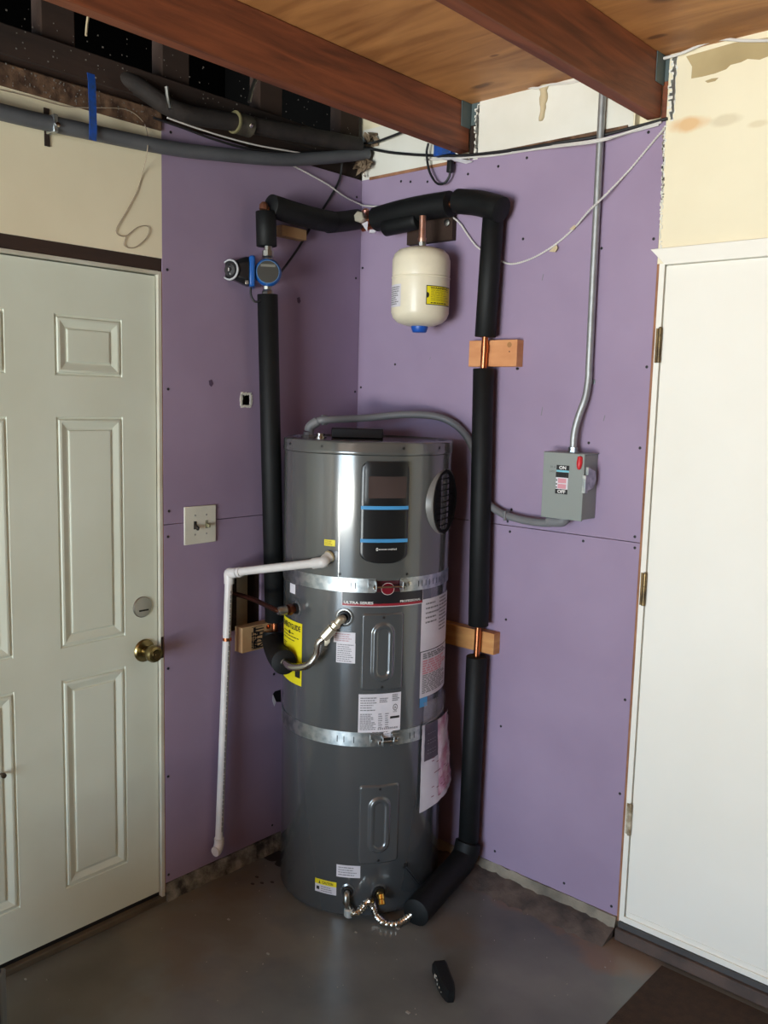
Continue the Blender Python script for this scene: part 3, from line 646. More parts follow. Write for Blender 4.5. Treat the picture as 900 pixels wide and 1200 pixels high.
# brass drain valve
dv = MB().lathe(pc3, n3, [(0, .013), (.02, .013), (.022, .011), (.03, .011)], 16).build('drain_valve', brass, wh)
q = pc3+n3*.030
MB().lathe(q+Vector((0, 0, .008)), n3*.55+Vector((0, 0, -.8)), [(0, .011), (.014, .012), (.016, .010), (.030, .012), (.032, .009), (.032, 0)], 14).build('hose_outlet', mat('bright_brass', (214, 176, 90), .2, 1), dv)
MB().lathe(q+Vector((0, 0, .006)), (0, 0, 1), [(0, .004), (.012, .004), (.013, .010), (.017, .010)], 10).build('valve_handle', brass, dv)
# thin black sensor lead from a grommet low on the right
g0 = PT(-14.6, .181, TR); gn = frame_at(-14.6)[0]
MB().lathe(g0, gn, [(0, .010), (.004, .009), (.006, .004), (.006, 0)], 14).build('grommet', rubber, wh)
MB().tube(smoothpath([g0+gn*.004, g0+gn*.012+Vector((0, 0, -.006)), PT(-10, .145, TR+.008), PT(-5, .11, TR+.010), PT(-1, .085, TR+.02)]), .0026, 6).build('lead', cable_k, wh)
# relief valve: brass nut, copper drain running back through the wall hole
rv = MB().lathe(pc4, n4, [(.006, .014), (.02, .014), (.02, .018), (.034, .018), (.034, .013), (.05, .013)], 6).build('relief_valve', old_copper, wh)
e_ = pc4+n4*.055
MB().lathe(e_-n4*.012, n4, [(0, .015), (.022, .015), (.03, .010), (.03, 0)], 14).build('valve_cap', nickel, rv)
hl = LW(276, 697, .004)
MB().tube(smoothpath([e_, e_+n4*.012+Vector((-.02, 0, .002)), Vector((.10, -.60, 1.030)), Vector((-.02, hl.y+.006, 1.032))], 6), .0085, 12).build('relief_pipe', old_copper, wh)
# instruction pouch tucked under the lower strap
def pouch(t0, t1, z0, z1, bul, r0, nu=18, nv=26, seed=1, sag=0):
    rg = random.Random(seed); W_ = [[rg.uniform(-1, 1) for _ in range(nu+1)] for _ in range(nv+1)]
    def fn(a, b):
        u, v = a/nu, b/nv; wob = (W_[b][a]+W_[max(b-1, 0)][a]+W_[b][max(a-1, 0)])/3*.0028
        z = z0+(z1-z0)*v+sag*u*(1-v)
        return tuple(PT(t0+(t1-t0)*u*(1-.14*max(0, .35-v)), z, r0+bul*sin(pi*min(1, u*.55))*(1-v*.75)*1.0+.004+wob*(.3+u)))
    return fn
pf = pouch(-4.4, 37, .352, .655, .028, TR+.003, sag=.045)
pw = MB().grid(18, 26, pf).build('manual_pouch', pouch_w, wh, smooth=180)
def sub(fn, a0, a1, b0, b1, off=.0016):
    def g2(a, b):
        p = Vector(fn(a, b)); d = Vector((p.x-cx, p.y-cy, 0)).normalized(); return p+d*off
    return MB().grid(a1-a0, b1-b0, lambda a, b: tuple(g2(a+a0, b+b0)))
sub(pf, 7, 18, 2, 26).build('pink_sheet', pouch_m, pw, smooth=180)
sub(pf, 1, 7, 15, 26).build('dark_sheet', dark_sheet, pw, smooth=180)
tm = MB(); rg = random.Random(77)
for i in range(34):
    a, b = rg.randint(3, 15), rg.randint(2, 15); p = Vector(pf(a, b)); p2 = Vector(pf(a+1, b)); d = Vector((p.x-cx, p.y-cy, 0)).normalized()*.003; tm.face([p+d, p2+d, p2+d+Vector((0, 0, .003)), p+d+Vector((0, 0, .003))])
tm.build('print', mat('wine_ink', (128, 70, 90), .6), pw, smooth=0)
tm = MB()
for i in range(5):
    for a in range(2, 6):
        b = 17+i*1.5; b = int(b); p = Vector(pf(a, b)); p2 = Vector(pf(a+1, b)); d = Vector((p.x-cx, p.y-cy, 0)).normalized()*.0032; tm.face([p+d, p2*.7+p*.3+d, p2*.7+p*.3+d+Vector((0, 0, .002)), p+d+Vector((0, 0, .002))])
tm.build('print', ink_gy, pw, smooth=0)
MB().grid(10, 8, lambda a, b: tuple(PT(-3+4.2*a, .655+.0095*b, TR+.004+.003*random.random()))).build('clear_sleeve', plast, pw, smooth=180)

# ================================================================== flexible connectors
ft = thing('flexible_water_connector', 'corrugated steel connector from hot outlet to black insulated pipe, left of heater', 'water connector', PT(-60.6, .9, TR+.03))
q0 = pc1+n1*.008
MB().lathe(q0, n1, [(0, .012), (.018, .012)], 16).build('threaded_nipple', chrome, ft)
elb = smoothpath([q0+n1*.016, q0+n1*.030, TK(398.5, 726, TR+.040), TK(394.5, 731, TR+.043)], 5)
MB().tube(elb, [.0125]*4+[.0125]*(len(elb)-4), 14).build('elbow', pale_brass, ft)
v0 = TK(394.5, 731, TR+.043); v1 = TK(378, 749, TR+.05); d_ = (v1-v0).normalized()
MB().lathe(v0-d_*.004, d_, [(0, .012), (.004, .016), (.012, .016), (.014, .012), (.02, .012), (.022, .017), ((v1-v0).length*.95, .017), ((v1-v0).length, .0115)], 8).build('ball_valve', pale_brass, ft)
lv = v0.lerp(v1, .72); MB().obox(lv+Vector((.008, -.004, -.016)), d_*.009, (.003, .003, 0), (0, 0, .012)).build('valve_stem', pale_brass, ft, bevel=.002)
fp = [v1-d_*.004, v1+d_*.02, TK(371, 767, TR+.05), TK(362, 779, TR+.055), TK(350, 782, TR+.055), TK(340, 781, TR+.055), TK(333, 776, TR+.05)]
p_, r_ = ribbed(fp, .0115, .07, .0075); MB().tube(p_, r_, 12).build('corrugated_hose', chrome, ft, smooth=60)
HOT_END = fp[-1]
fb = thing('flexible_water_connector', 'corrugated steel connector looping along the floor under the heater front', 'water connector', PT(-50, FZ, TR+.05))
q0 = pc2+n2*.006
B1 = TK(409, 1069, TR+.020); B1.z = max(B1.z, FZ+.022)
MB().tube(smoothpath([q0, q0+n2*.016, q0+n2*.022+Vector((0, 0, -.02)), B1+Vector((0, 0, .012))], 6), .0105, 12).build('threaded_nipple', nickel, fb)
MB().lathe(q0+n2*.02+Vector((0, 0, -.030)), (0, 0, 1), [(0, .0125), (.012, .0125)], 6).build('nut', chrome, fb)
MB().lathe(B1+Vector((0, 0, -.014)), (0, 0, 1), [(0, .013), (.004, .0165), (.024, .0165), (.028, .0125)], 16).build('elbow', mat('bright_cap', (205, 210, 208), .35, .5), fb)
F_ = lambda x, y, r: TK(x, y, r)
fp = [B1+Vector((.008, -.002, 0)), F_(420, 1069, TR+.028), F_(432, 1056, TR+.030), FL(437, 1062, FZ+.045), FL(441, 1073, FZ+.018), FL(451, 1082, FZ+.0135), FL(463, 1083, FZ+.0135), FL(474, 1078, FZ+.016), FL(486, 1068, FZ+.03)]
p_, r_ = ribbed(fp, .0110, .16, .0105); MB().tube(p_, r_, 12).build('corrugated_hose', chrome, fb, smooth=60)
BOT_END = fp[-1]

# ================================================================== insulated pipes
def sleeve(parent, pts, r=.035, m=foam, name='foam_sleeve', k=1):
    """split foam tube with square cut ends"""
    pts = smoothpath(pts, k) if k > 1 else [Vector(p) for p in pts]
    d0 = (pts[1]-pts[0]).normalized(); d1 = (pts[-1]-pts[-2]).normalized()
    P = [pts[0], pts[0]+d0*.0015]+pts[1:-1]+[pts[-1]-d1*.0015, pts[-1]]; R_ = [r*.95]+[r]*(len(P)-2)+[r*.95]
    if isinstance(r, list): pass
    return MB().tube(P, R_, 24).build(name, m, parent, smooth=50)
# right hand run
rp = thing('insulated_pipe', 'black foam insulated copper pipe rising right of the heater, strapped to two wood blocks', 'pipe', RW(548, 1000, .06))
rx = [RW(577, 262, .055), RW(568.5, 395, .055), RW(566.5, 432, .055), RW(560.5, 733, .055), RW(558.5, 769, .055), RW(549, 985, .055)]
YT = -.055
top1 = Vector((.115, YT, 2.345)); top2 = RW(529, 239, .055); top3 = RW(541, 236, .055)
MB().tube([rx[0], rx[1], rx[2], rx[3], rx[4], rx[5]], .0112, 16).build('copper_pipe', copper, rp)
sleeve(rp, [rx[0]+Vector((0.002, 0, .025)), rx[1]]); sleeve(rp, [rx[2], rx[3]]); sleeve(rp, [rx[4], rx[5]], .036)
MB().lathe(rx[1]+Vector((0, 0, -.04)), (0, 0, 1), [(-.012, .0125), (.012, .0125)], 16).build('pipe_strap', copper, rp)
# top right bend: comes off the wall pipe, out and down
sleeve(rp, [RW(537, 236, .055), RW(560, 238, .065), RW(580, 243, .078), RW(588, 246, .080)], .041, k=5)
MB().tube([top2, top3, RW(545, 236, .055)], .0125, 14).build('copper_elbow', copper, rp)
MB().tube([Vector((.06, YT, 2.340)), top2], .0112, 14).build('copper_pipe', copper, rp)
sleeve(rp, [RW(441, 257, .055), RW(470, 249, .06), RW(500, 243, .058), RW(528, 239, .055)], .043, k=4)
sleeve(rp, [RW(452, 267, .07), RW(475, 262, .07), RW(490, 258, .065)], .030, k=3)
# foot of the run: fat sleeve from the wall towards the heater's drain side
sleeve(rp, [rx[5]+Vector((0, .0, -.005)), rx[5]+Vector((.0, -.03, -.06)), FL(520, 1033, .075), FL(487, 1070, .062)], .046, k=5)
# corner tee with a plug
tee = thing('brass_tee', 'tarnished brass tee with square plug in the top corner between black foam pieces', 'pipe fitting', RW(429, 256, .06))
c = Vector((.085, -.075, 2.350)); c = RW(428, 257, .075)
vd = (CAM-c); vd.z = 0; vd.normalize(); sd = Vector((-vd.y, vd.x, 0))
MB().tube([c-sd*.05, c+sd*.05], .017, 16).lathe(c-sd*.03, sd, [(0, .021), (.014, .021)], 16).lathe(c+sd*.018, sd, [(0, .021), (.014, .021)], 16).build('run', copper, tee)
pd = (vd-sd*.55).normalized()
MB().lathe(c, pd, [(0, .017), (.03, .017), (.031, .021), (.05, .021), (.052, .018), (.052, 0)], 6).build('plug', pale_brass, tee)
MB().lathe(c+Vector((0, 0, .012)), (0.1, 0, 1), [(0, .014), (.018, .015), (.026, .008)], 14).build('solder_joint', mat('pink_copper', (214, 150, 132), .35, .8), tee)
MB().prism([c+vd*.03+sd*-.012+Vector((0, 0, -.022)), c+vd*.03+sd*.01+Vector((0, 0, -.012)), c+vd*.03+sd*.008+Vector((0, 0, -.05))], vd*.002).build('tape_tail', white_l, tee)
MB().obox(c+sd*.028+vd*.01+Vector((0, 0, -.044)), sd*.012, vd*.008, (0.002, 0, .006)).build('tape_wad', white_l, tee, bevel=.003)
# left hand run
lp = thing('insulated_pipe', 'black foam insulated pipe rising left of the heater below the blue pump', 'pipe', LW(325, 790, .06))
LA = LW(313.5, 345, .06); LBt = LW(322, 728, .058)
MB().tube([LW(313, 338, .06), LA, LBt, LW(322, 748, .058)], .0112, 14).build('copper_pipe', copper, lp)
sleeve(lp, [LA, LBt], .0345)
e = HOT_END
sleeve(lp, [LW(321, 741, .062), LW(321, 752, .075), e.lerp(LW(321, 752, .075), .5)+Vector((0, 0, -.012)), e+Vector((-.004, .004, -.002))], .041, k=5)
sleeve(lp, [LW(334, 735, .04), LW(335, 752, .04)], .012, mat('tan_pipe_wrap', (120, 96, 70), .7), 'wrap')
# run above the pump
up = thing('insulated_pipe', 'short black foam insulated pipe above the pump turning along the left wall', 'pipe', LW(313, 290, .06))
UA = LW(311.5, 248, .06)
MB().tube([LW(313.5, 292, .06), LW(313, 262, .06), LW(312, 243, .06)], .0112, 14).build('copper_pipe', copper, up)
sleeve(up, [LW(311.5, 248, .06), LW(312.5, 289, .06)], .034)
MB().lathe(LW(309, 243, .06), (0, .2, 1), [(-.008, .014), (.006, .015), (.016, .009)], 14).build('copper_elbow', mat('rusty_copper', (140, 92, 70), .45, .7), up)
sleeve(up, [LW(317, 241, .066), LW(345, 250, .068), LW(372, 257, .062), LW(388, 260, .058)], .0375, k=4)
sleeve(up, [LW(384, 261, .055), LW(402, 259.5, .052), LW(420, 257, .055)], .036, k=3)
# ================================================================== pump
pm = LW(314, 320, .07)
pu = thing('circulation_pump', 'small blue circulator pump with black motor on the left wall pipe', 'pump', pm)
zz = Vector((0, 0, 1)); face = (CAM-pm); face.z = 0; face.normalize(); side = Vector((-face.y, face.x, 0))   # side: to the right seen from the room
side = -side if side.dot(_r) < 0 else side
MB().lathe(pm-Vector((0, 0, .048)), zz, [(-.052, .013), (-.03, .013), (-.03, .020), (-.014, .020), (-.006, .014), (.01, .016)], 8).build('union_nut', nickel, pu)
MB().lathe(pm+Vector((0, 0, .04)), zz, [(0, .016), (.008, .014), (.014, .02), (.032, .02), (.034, .013), (.058, .013)], 8).build('union_nut', nickel, pu)
MB().lathe(pm-face*.03, face, [(0, .036), (.012, .043), (.040, .045), (.052, .044), (.06, .038), (.0605, 0)], 36).build('volute', blue_p, pu)
dsc = MB().lathe(pm+face*.030, face, [(0, .0355), (.0015, .0355), (.0017, .031), (.0017, 0)], 36).build('face_plate', mat('dark_face_plate', (62, 60, 54), .4), pu)
MB().lathe(pm+face*.0295, face, [(0, .0385), (.003, .0375), (.003, .0362), (.001, .036)], 36, False).build('face_rim', mat('light_blue_rim', (96, 140, 190), .35), pu)
MB().obox(pm+face*.0322+Vector((0, 0, .020)), side*.024, face*.0004, (0, 0, .004)).build('face_print', mat('grey_print', (120, 118, 108), .5), pu)
mc = pm-side*.052
MB().obox(mc, side*.0095, face*.040, (0, 0, .050)).build('motor_flange', blue_p, pu, bevel=.006)
ml = MB(); rr = []
for dd, hw, hh in ((.0095, .036, .046), (.020, .036, .046), (.045, .031, .036), (.070, .024, .027), (.078, .020, .023)):
    cc = mc-side*dd+face*(.004+dd*.22); rr.append([cc+face*(hw*a)+Vector((0, 0, hh*b)) for a, b in ((1, .6), (.6, 1), (-.6, 1), (-1, .6), (-1, -.6), (-.6, -1), (.6, -1), (1, -.6))])
ml.rings(rr).build('motor_housing', plastic_bk, pu, bevel=.003)
dn = (face*.8-side*.5).normalized(); dcn = mc-side*.070+face*.036
MB().lathe(dcn, dn, [(-.006, .034), (.004, .034), (.006, .031), (.002, .029), (.001, 0)], 32).build('timer_dial', plastic_bk, pu)
MB().lathe(dcn+dn*.0035, dn, [(0, .0345), (.003, .033), (.003, .029), (0, .0285)], 32, False).build('dial_ring', mat('grey_ring', (186, 188, 190), .5), pu)
MB().lathe(dcn+dn*.002, dn, [(0, .022), (.003, .02), (.004, .008), (.009, .006), (.009, 0)], 20).build('dial_knob', mat('charcoal', (52, 50, 50), .4), pu)
MB().obox(dcn+dn*.0112+side*.002, dn*.001, side*.002, (0, 0, .005)).build('pointer', white_ink, pu)
MB().obox(mc+face*.036-side*.016-Vector((0, 0, .038)), side*.006, face*.008, (0, 0, .007)).build('terminal', nickel, pu, bevel=.002)
b0 = mc-side*.004-Vector((0, 0, .046))+face*.012
MB().tube(smoothpath([b0, b0-Vector((0, 0, .03))+side*.001, b0-Vector((0, 0, .05))+side*.014, b0-Vector((0, 0, .044))+side*.034, b0-Vector((0, 0, .018))+side*.046-face*.02]), .0036, 8).build('motor_lead', cable_k, pu)
pcb = tag(MB().tube(smoothpath([pm+side*.036-face*.01, LW(336, 310, .03), LW(350, 290, .012), LW(362, 270, .006), LW(374, 252, .004), LW(388, 230, .004), LW(398, 210, .004), LW(401, 190, .01)]), .0042, 8).build('power_cord', cable_k), 'black power cord running from the pump up behind the left wall pipe', 'cable')

# ================================================================== wood blocks
def block(label, a, b, m, parts=None):
    o = MB().box(a, b).build('wood_block', m, bevel=.0015); tag(o, label, 'wood block', 'blocks behind the pipes'); return o
a = RW(550, 398, .038); b = RW(605, 430, .038)
wb1 = block('orange wood block behind the right pipe, level with the expansion tank', (a.x, 0, b.z+.002), (b.x, -.038, a.z-.004), lumber2)
q = RW(597, 412, .0385); MB().lathe(q, (0, -1, 0), [(0, .0022), (.0005, .0022), (.0005, 0)], 8).build('nail_hole', ink, wb1)
q = RW(597, 404, .0383); MB().lathe(q, (0, -1, 0), [(0, .009), (.0003, .007), (.0003, 0)], 12).build('knot', mat('knot', (176, 122, 72), .6), wb1)
a = RW(527, 729, .038); b = RW(578, 768, .038)
wb2 = block('wood block behind the right pipe at mid height, half hidden by the heater', (a.x-.11, 0, b.z), (b.x, -.038, a.z-.006), lumber)
a = LW(284, 735, .04); b = LW(318, 733, .04)
wb3 = block('stamped wood block on the left wall between white pipe and black pipe', (0, -.598, .828), (.04, -.452, .918), mat('tan_lumber', (198, 164, 120), .7, c2=(178, 140, 98), scale=8))
pl = lambda u, v: (.0408, -.598+.146*u, .828+.09*v)
tm = MB(); text(tm, 'KD HT', lambda u, v: pl(.50-(v-.5)*.34, u), .08, .92, .02, .98, .04)
lines(tm, lambda u, v: pl(.27+.2*(1-v), u), .1, .9, 0, 1, 3, .6, 9); quad(tm, pl, .28, .62, .93, .95); quad(tm, pl, .28, .62, .05, .07); tm.build('stamp', ink, wb3, smooth=0)
for (u, v) in ((.88, .75),):
    MB().lathe(Vector(pl(u-.08, v+.08))+Vector((-.0006, 0, 0)), (1, 0, 0), [(0, .009), (.002, .009), (.003, .006), (.003, 0)], 6).build('screw_head', copper, wb3)
wb4 = tag(MB().box((0, -.43, 2.262), (.036, -.315, 2.298)).build('wood_block', mat('tan_lumber_dark', (176, 138, 96), .7), bevel=.0015), 'narrow tan wood strip under the horizontal black pipe on the left wall', 'wood block', 'blocks behind the pipes')
a = RW(478, 262, .02); b = RW(532, 272, .02)
wb5 = tag(MB().box((a.x, 0, b.z-.025), (b.x-.005, -.024, b.z+.06)).build('wood_block', dark_wood, bevel=.001), 'dark stained wood backing board behind the cream expansion tank stub', 'wood block', 'blocks behind the pipes')
MB().lathe(RW(524, 261, .026), (0, -1, 0), [(0, .013), (.004, .012), (.006, .006), (.006, 0)], 16).build('washer', nickel, wb5)
# expansion tank
ec = RW(493, 336, .135); ec = Vector((ec.x, ec.y, ec.z)); ER = .0985
t0 = RW(493, 290, .135).z; b0 = RW(493, 383, .135).z
et = thing('expansion_tank', 'cream steel expansion tank with blue cap hanging beneath the horizontal pipe', 'expansion tank', (ec.x, ec.y, b0))
H = t0-b0
MB().lathe((ec.x, ec.y, b0), (0, 0, 1), [(0, .02), (.004, .05), (.014, .078), (.028, .092), (.045, ER), (H*.60, ER), (H*.605, ER+.0015), (H*.615, ER+.0015), (H*.622, ER-.001), (H*.64, ER-.0005), (H*.66, ER), (H-.045, ER), (H-.026, .092), (H-.012, .078), (H-.003, .05), (H, .02), (H+.001, 0)], 56).build('tank', ivory, et)
MB().lathe((ec.x, ec.y, b0-.019), (0, 0, 1), [(0, .022), (.003, .025), (.016, .029), (.022, .029)], 24).build('cap', blue_cap, et)
MB().lathe((ec.x, ec.y, t0), (0, 0, 1), [(0, .014), (.016, .014), (.016, .010), (.02, .010)], 8).build('threaded_neck', nickel, et)
MB().lathe((ec.x, ec.y, t0+.018), (0, 0, 1), [(0, .014), (.012, .0145), (.012, .0125), (.05, .0115), (.085, .0115)], 16).build('copper_stub', mat('worn_copper', (186, 124, 96), .35, .9, c2=(220, 180, 160), scale=30), et)
va = math.degrees(math.atan2(CAM.y-ec.y, CAM.x-ec.x))
def erect(x): return va+math.degrees(math.asin(max(-.99, min(.99, (x-493)/34.0))))
zz0, zz1 = RW(510, 356, .2).z, RW(510, 333, .2).z
o, pl = label_on('warning_label', ink, et, (ec.x, ec.y), ER+.0008, erect(499.5), erect(526), zz0, zz1, 0, 8)
pl = on_cyl((ec.x, ec.y), ER+.0014, erect(499.5), erect(526), zz0, zz1); y_ = quad(MB(), pl, .02, .98, .04, .96, 8).build('label_field', yellow, o, smooth=0)
pl = on_cyl((ec.x, ec.y), ER+.002, erect(499.5), erect(526), zz0, zz1)
tm = MB(); text(tm, 'WARNING', pl, .12, .8, .82, .93, .02); lines(tm, pl, .14, .95, .06, .16, 1, .5, 4); tm.face([pl(.02+.07*cos(a), .5+.15*sin(a)) for a in [-pi/2+pi*k/8 for k in range(9)]]); tm.build('print', ink, o, smooth=0)
lines(MB(), pl, .14, .95, .2, .8, 7, .3, 5).build('print', mat('olive_ink', (150, 136, 30), .6), o, smooth=0)
zz0, zz1 = RW(463, 361, .2).z, RW(463, 335, .2).z
o, pl = label_on('data_label', white_l, et, (ec.x, ec.y), ER+.0008, erect(459.3), erect(470.5), zz0, zz1, 0, 6)
pl = on_cyl((ec.x, ec.y), ER+.0014, erect(459.3), erect(470.5), zz0, zz1); lines(MB(), pl, .1, .92, .08, .92, 9, .5, 15).build('print', ink_gy, o, smooth=0)

# ================================================================== white condensate pipe
pv = thing('drain_pipe', 'white plastic condensate pipe going from the heater down the left wall', 'pipe', LW(256, 995, .03))
A = LW(268.5, 672, .034); Bm = LW(256.5, 990, .034); E0 = TK(386, 652, TR+.006); E1 = TK(377, 659, TR+.035)
d1 = (A-E1).normalized()
MB().tube([A, Bm], .0137, 16).build('vertical_pipe', pvc, pv); MB().tube([E1, A+Vector((0, 0, .002))], .0137, 16).build('horizontal_pipe', pvc, pv)
el = smoothpath([A-d1*.040, A-d1*.018, A+Vector((0, 0, .001)), A+Vector((0, 0, -.020)), A+Vector((0, 0, -.035))], 5)
MB().tube(el, .0172, 18).lathe(A-d1*.045, -d1, [(0, .0172), (.006, .0178), (.012, .0172), (.012, .014)], 18).build('elbow', pvc, pv, smooth=50)
el = smoothpath([E1+d1*.035, E1+d1*.010, E1-d1*.006, E0*.55+E1*.45, E0], 5)
MB().tube(el, .0172, 18).build('elbow', pvc, pv, smooth=50)
MB().lathe(E0, (E0-E1).normalized(), [(-.002, .019), (.004, .019), (.005, .015), (.01, .014)], 18).build('adapter_ring', mat('tan_ring', (196, 180, 140), .5), pv)
be = smoothpath([Bm+Vector((0, 0, .025)), Bm+Vector((0, 0, .004)), Bm+Vector((.004, -.010, -.014)), Bm+Vector((.006, -.022, -.016))], 5)
MB().tube(be, .0172, 18).build('outlet_elbow', pvc, pv, smooth=50)
st = LW(262, 749, .03); tt = (st.z-A.z)/(Bm.z-A.z); sp = A.lerp(Bm, tt)
MB().lathe(sp-Vector((0, 0, .006)), (0, 0, 1), [(0, .0142), (.011, .0142)], 16).box((0, sp.y+.008, sp.z-.006), (sp.x+.014, sp.y+.0105, sp.z+.005)).build('pipe_strap', copper, pv)
tm = MB(); vd2 = (CAM-sp); vd2.z = 0; vd2.normalize(); sv = Vector((-vd2.y, vd2.x, 0)); sv = sv if sv.dot(_r) > 0 else -sv
nrm2 = (vd2*.8+sv*.6).normalized(); tg = Vector((0, 0, 1)).cross(nrm2)
rg = random.Random(3); k = .06
while k < .95:
    ln = rg.uniform(.006, .02); c = A.lerp(Bm, k)+nrm2*.0139; tm.face([c+tg*.0022, c-tg*.0022, c-tg*.0022-Vector((0, 0, ln)), c+tg*.0022-Vector((0, 0, ln))]); k += (ln+.004)/.98
tm.build('pipe_print', ink_gy, pv, smooth=0)

# ================================================================== electrical
sw = thing('light_switch', 'ivory double toggle switch plate on the purple board near the panel door', 'light switch', LW(234, 636, 0))
y0, y1, z0, z1 = -.812, -.684, 1.226, 1.352
plate = MB().box((0, y0, z0), (.0055, y1, z1)).build('plate', switch_m, sw, bevel=.0025)
for yy, m_ in ((-.770, switch_dk), (-.724, switch_m)):
    MB().box((.0055, yy-.0055, z0+.050), (.0066, yy+.0055, z0+.076)).build('toggle_slot', rubber if m_ is switch_dk else mat('slot_shade', (150, 150, 130), .5), sw)
    up_ = -1 if m_ is switch_dk else -.4
    MB().obox((.013, yy+.001, z0+.062+up_*.005), (.009, 0, up_*.005), (0, .004, 0), (-.002*up_, 0, .005)).build('toggle', m_ if m_ is switch_dk else mat('olive_toggle', (150, 146, 110), .4), sw, bevel=.001)
    for zq in (z0+.032, z0+.095): MB().lathe((.0055, yy, zq), (1, 0, 0), [(0, .0035), (.001, .003), (.001, 0)], 10).build('screw', nickel, sw)
# disconnect switch
bt = RW(635.5, 530, .1); bb = RW(680, 611, .1)
X0, X1, BZ0, BZ1, BD = .900, 1.041, 1.360, 1.562, .088
dx = thing('disconnect_box', 'grey metal disconnect switch box marked ON and OFF on the right wall', 'switch box', ((X0+X1)/2, 0, BZ0))
MB().box((X0, 0, BZ0), (X1, -BD, BZ1)).build('enclosure', box_gy, dx, bevel=.002)
MB().box((X0-.001, -BD+.006, BZ0-.003), (X1+.002, -BD-.0025, BZ1+.002)).build('cover', box_gy, dx, bevel=.0015)
MB().box((X0-.004, -BD+.002, BZ1+.0), (X1+.004, 0, BZ1+.003)).build('rain_lip', box_gy, dx, bevel=.001)
pl = lambda u, v: (X0+(X1-X0)*u, -BD-.0030, BZ0+(BZ1-BZ0)*v)
def lab(u0, u1, v0, v1, m, nm, off=0): return quad(MB(), lambda u, v: tuple(Vector(pl(u, v))-Vector((0, off, 0))), u0, u1, v0, v1).build(nm, m, dx, smooth=0)
lab(.34, .66, .745, .82, ink, 'sign_field'); lab(.345, .655, .715, .742, mat('cyan_ink', (120, 196, 214), .5), 'sign_band'); lab(.33, .65, .63, .712, ink, 'sign_field')
lab(.34, .64, .45, .63, white_l, 'sign_field'); lab(.39, .60, .545, .615, pink_l, 'sign_band', .0003); lab(.39, .60, .46, .53, pink_l, 'sign_band', .0003); lab(.33, .64, .375, .45, ink, 'sign_field')
tm = MB(); text(tm, 'ON', lambda u, v: tuple(Vector(pl(u, v))-Vector((0, .0004, 0))), .41, .58, .755, .81, .03); tm.build('lettering', white_ink, dx, smooth=0); tm = MB(); text(tm, 'OFF', lambda u, v: tuple(Vector(pl(u, v))-Vector((0, .0004, 0))), .39, .59, .385, .44, .03)
tm.build('lettering', white_ink, dx, smooth=0)
tm = MB()
for v in (.475, .525, .585): tm.face([tuple(Vector(pl(.36+.02*cos(2*pi*k/8), v+.014*sin(2*pi*k/8)))-Vector((0, .0004, 0))) for k in range(8)])
text(tm, '30 A', pl, .18, .32, .77, .80); text(tm, '240V', pl, .16, .30, .70, .73); tm.build('print', mat('box_print', (92, 98, 96), .6), dx, smooth=0)
MB().box((X0+(X1-X0)*.40, -BD-.003, BZ0+(BZ1-BZ0)*.655), (X0+(X1-X0)*.57, -BD-.006, BZ0+(BZ1-BZ0)*.69)).build('label_window', rubber, dx, bevel=.001)
MB().lathe((X1-.012, -BD-.004, BZ0+.186), (.0, -.16, -1), [(-.012, .003), (-.009, .008), (.008, .0095), (.024, .007), (.03, .003)], 16).build('handle', red_m, dx)
hg = MB(); hg.prism([(X1+.002, -BD+.008, BZ0+.165), (X1+.002, -BD+.055, BZ0+.150), (X1+.002, -BD+.062, BZ0+.125), (X1+.002, -BD+.045, BZ0+.098), (X1+.002, -BD+.008, BZ0+.092)], (.010, 0, 0)); hg.box((X1, -BD-.006, BZ0+.085), (X1+.012, -BD+.01, BZ0+.140)).build('handle_bracket', steel, dx, bevel=.001)
# rigid conduit
cd = thing('metal_conduit', 'shiny straight metal conduit rising from the disconnect box to the ceiling', 'conduit', RW(670, 530, .03))
cpts = [RW(671.5, 529, .04), RW(673, 508, .04), RW(678, 488, .036), RW(686, 466, .028), RW(689.5, 445, .022), RW(690.5, 425, .020), RW(695, 330, .02), RW(706, 112, .02), RW(707.5, 96, .02)]
lowp = smoothpath(cpts[:6], 6)+cpts[6:]
MB().tube(lowp, .0112, 16).build('tube', tube_m, cd)
MB().lathe((cpts[0].x, cpts[0].y, BZ1+.0025), (0, 0, 1), [(0, .019), (.005, .019), (.005, .015), (.016, .015), (.017, .0125)], 8).build('connector', steel, cd)
s_ = RW(691.5, 447, .001); MB().box((s_.x-.013, 0, s_.z-.008), (s_.x+.018, -.002, s_.z+.006)).build('strap', steel, cd, bevel=.001); 
# flexible whip
whp = thing('flexible_conduit', 'grey flexible conduit looping from the heater lid to the disconnect box', 'conduit', PT(150, 1.6, .2))
w0 = Vector((cx-.205, cy-.085, 1.583))
wp = [w0+Vector((0, 0, .016)), w0+Vector((.004, .004, .034)), w0+Vector((.022, .02, .052)), w0+Vector((.05, .04, .058)), Vector((.24, -.22, 1.648)), Vector((.36, -.12, 1.665)), Vector((.46, -.05, 1.655)), Vector((.545, -.028, 1.60)), Vector((.60, -.024, 1.50)), RW(568, 583, .026), RW(585, 600, .03), RW(607, 608, .036), RW(628, 612, .045), RW(645, 613, .05), RW(654, 611, .052)]
MB().tube(smoothpath(wp, 7), .0128, 14).build('jacket', whip_gy, whp)
ee = smoothpath([wp[-1]-Vector((.035, 0, .002)), wp[-1], wp[-1]+Vector((.018, 0, .006)), wp[-1]+Vector((.024, 0, .022))], 4)
MB().tube(ee, .0185, 14).build('elbow_fitting', whip_gy, whp)
MB().tube(smoothpath(wp[:3], 5), .017, 14).lathe(w0+Vector((0, 0, -.004)), (0, 0, 1), [(0, .026), (.006, .026), (.008, .018), (.018, .018)], 8).build('elbow_fitting', whip_gy, whp)
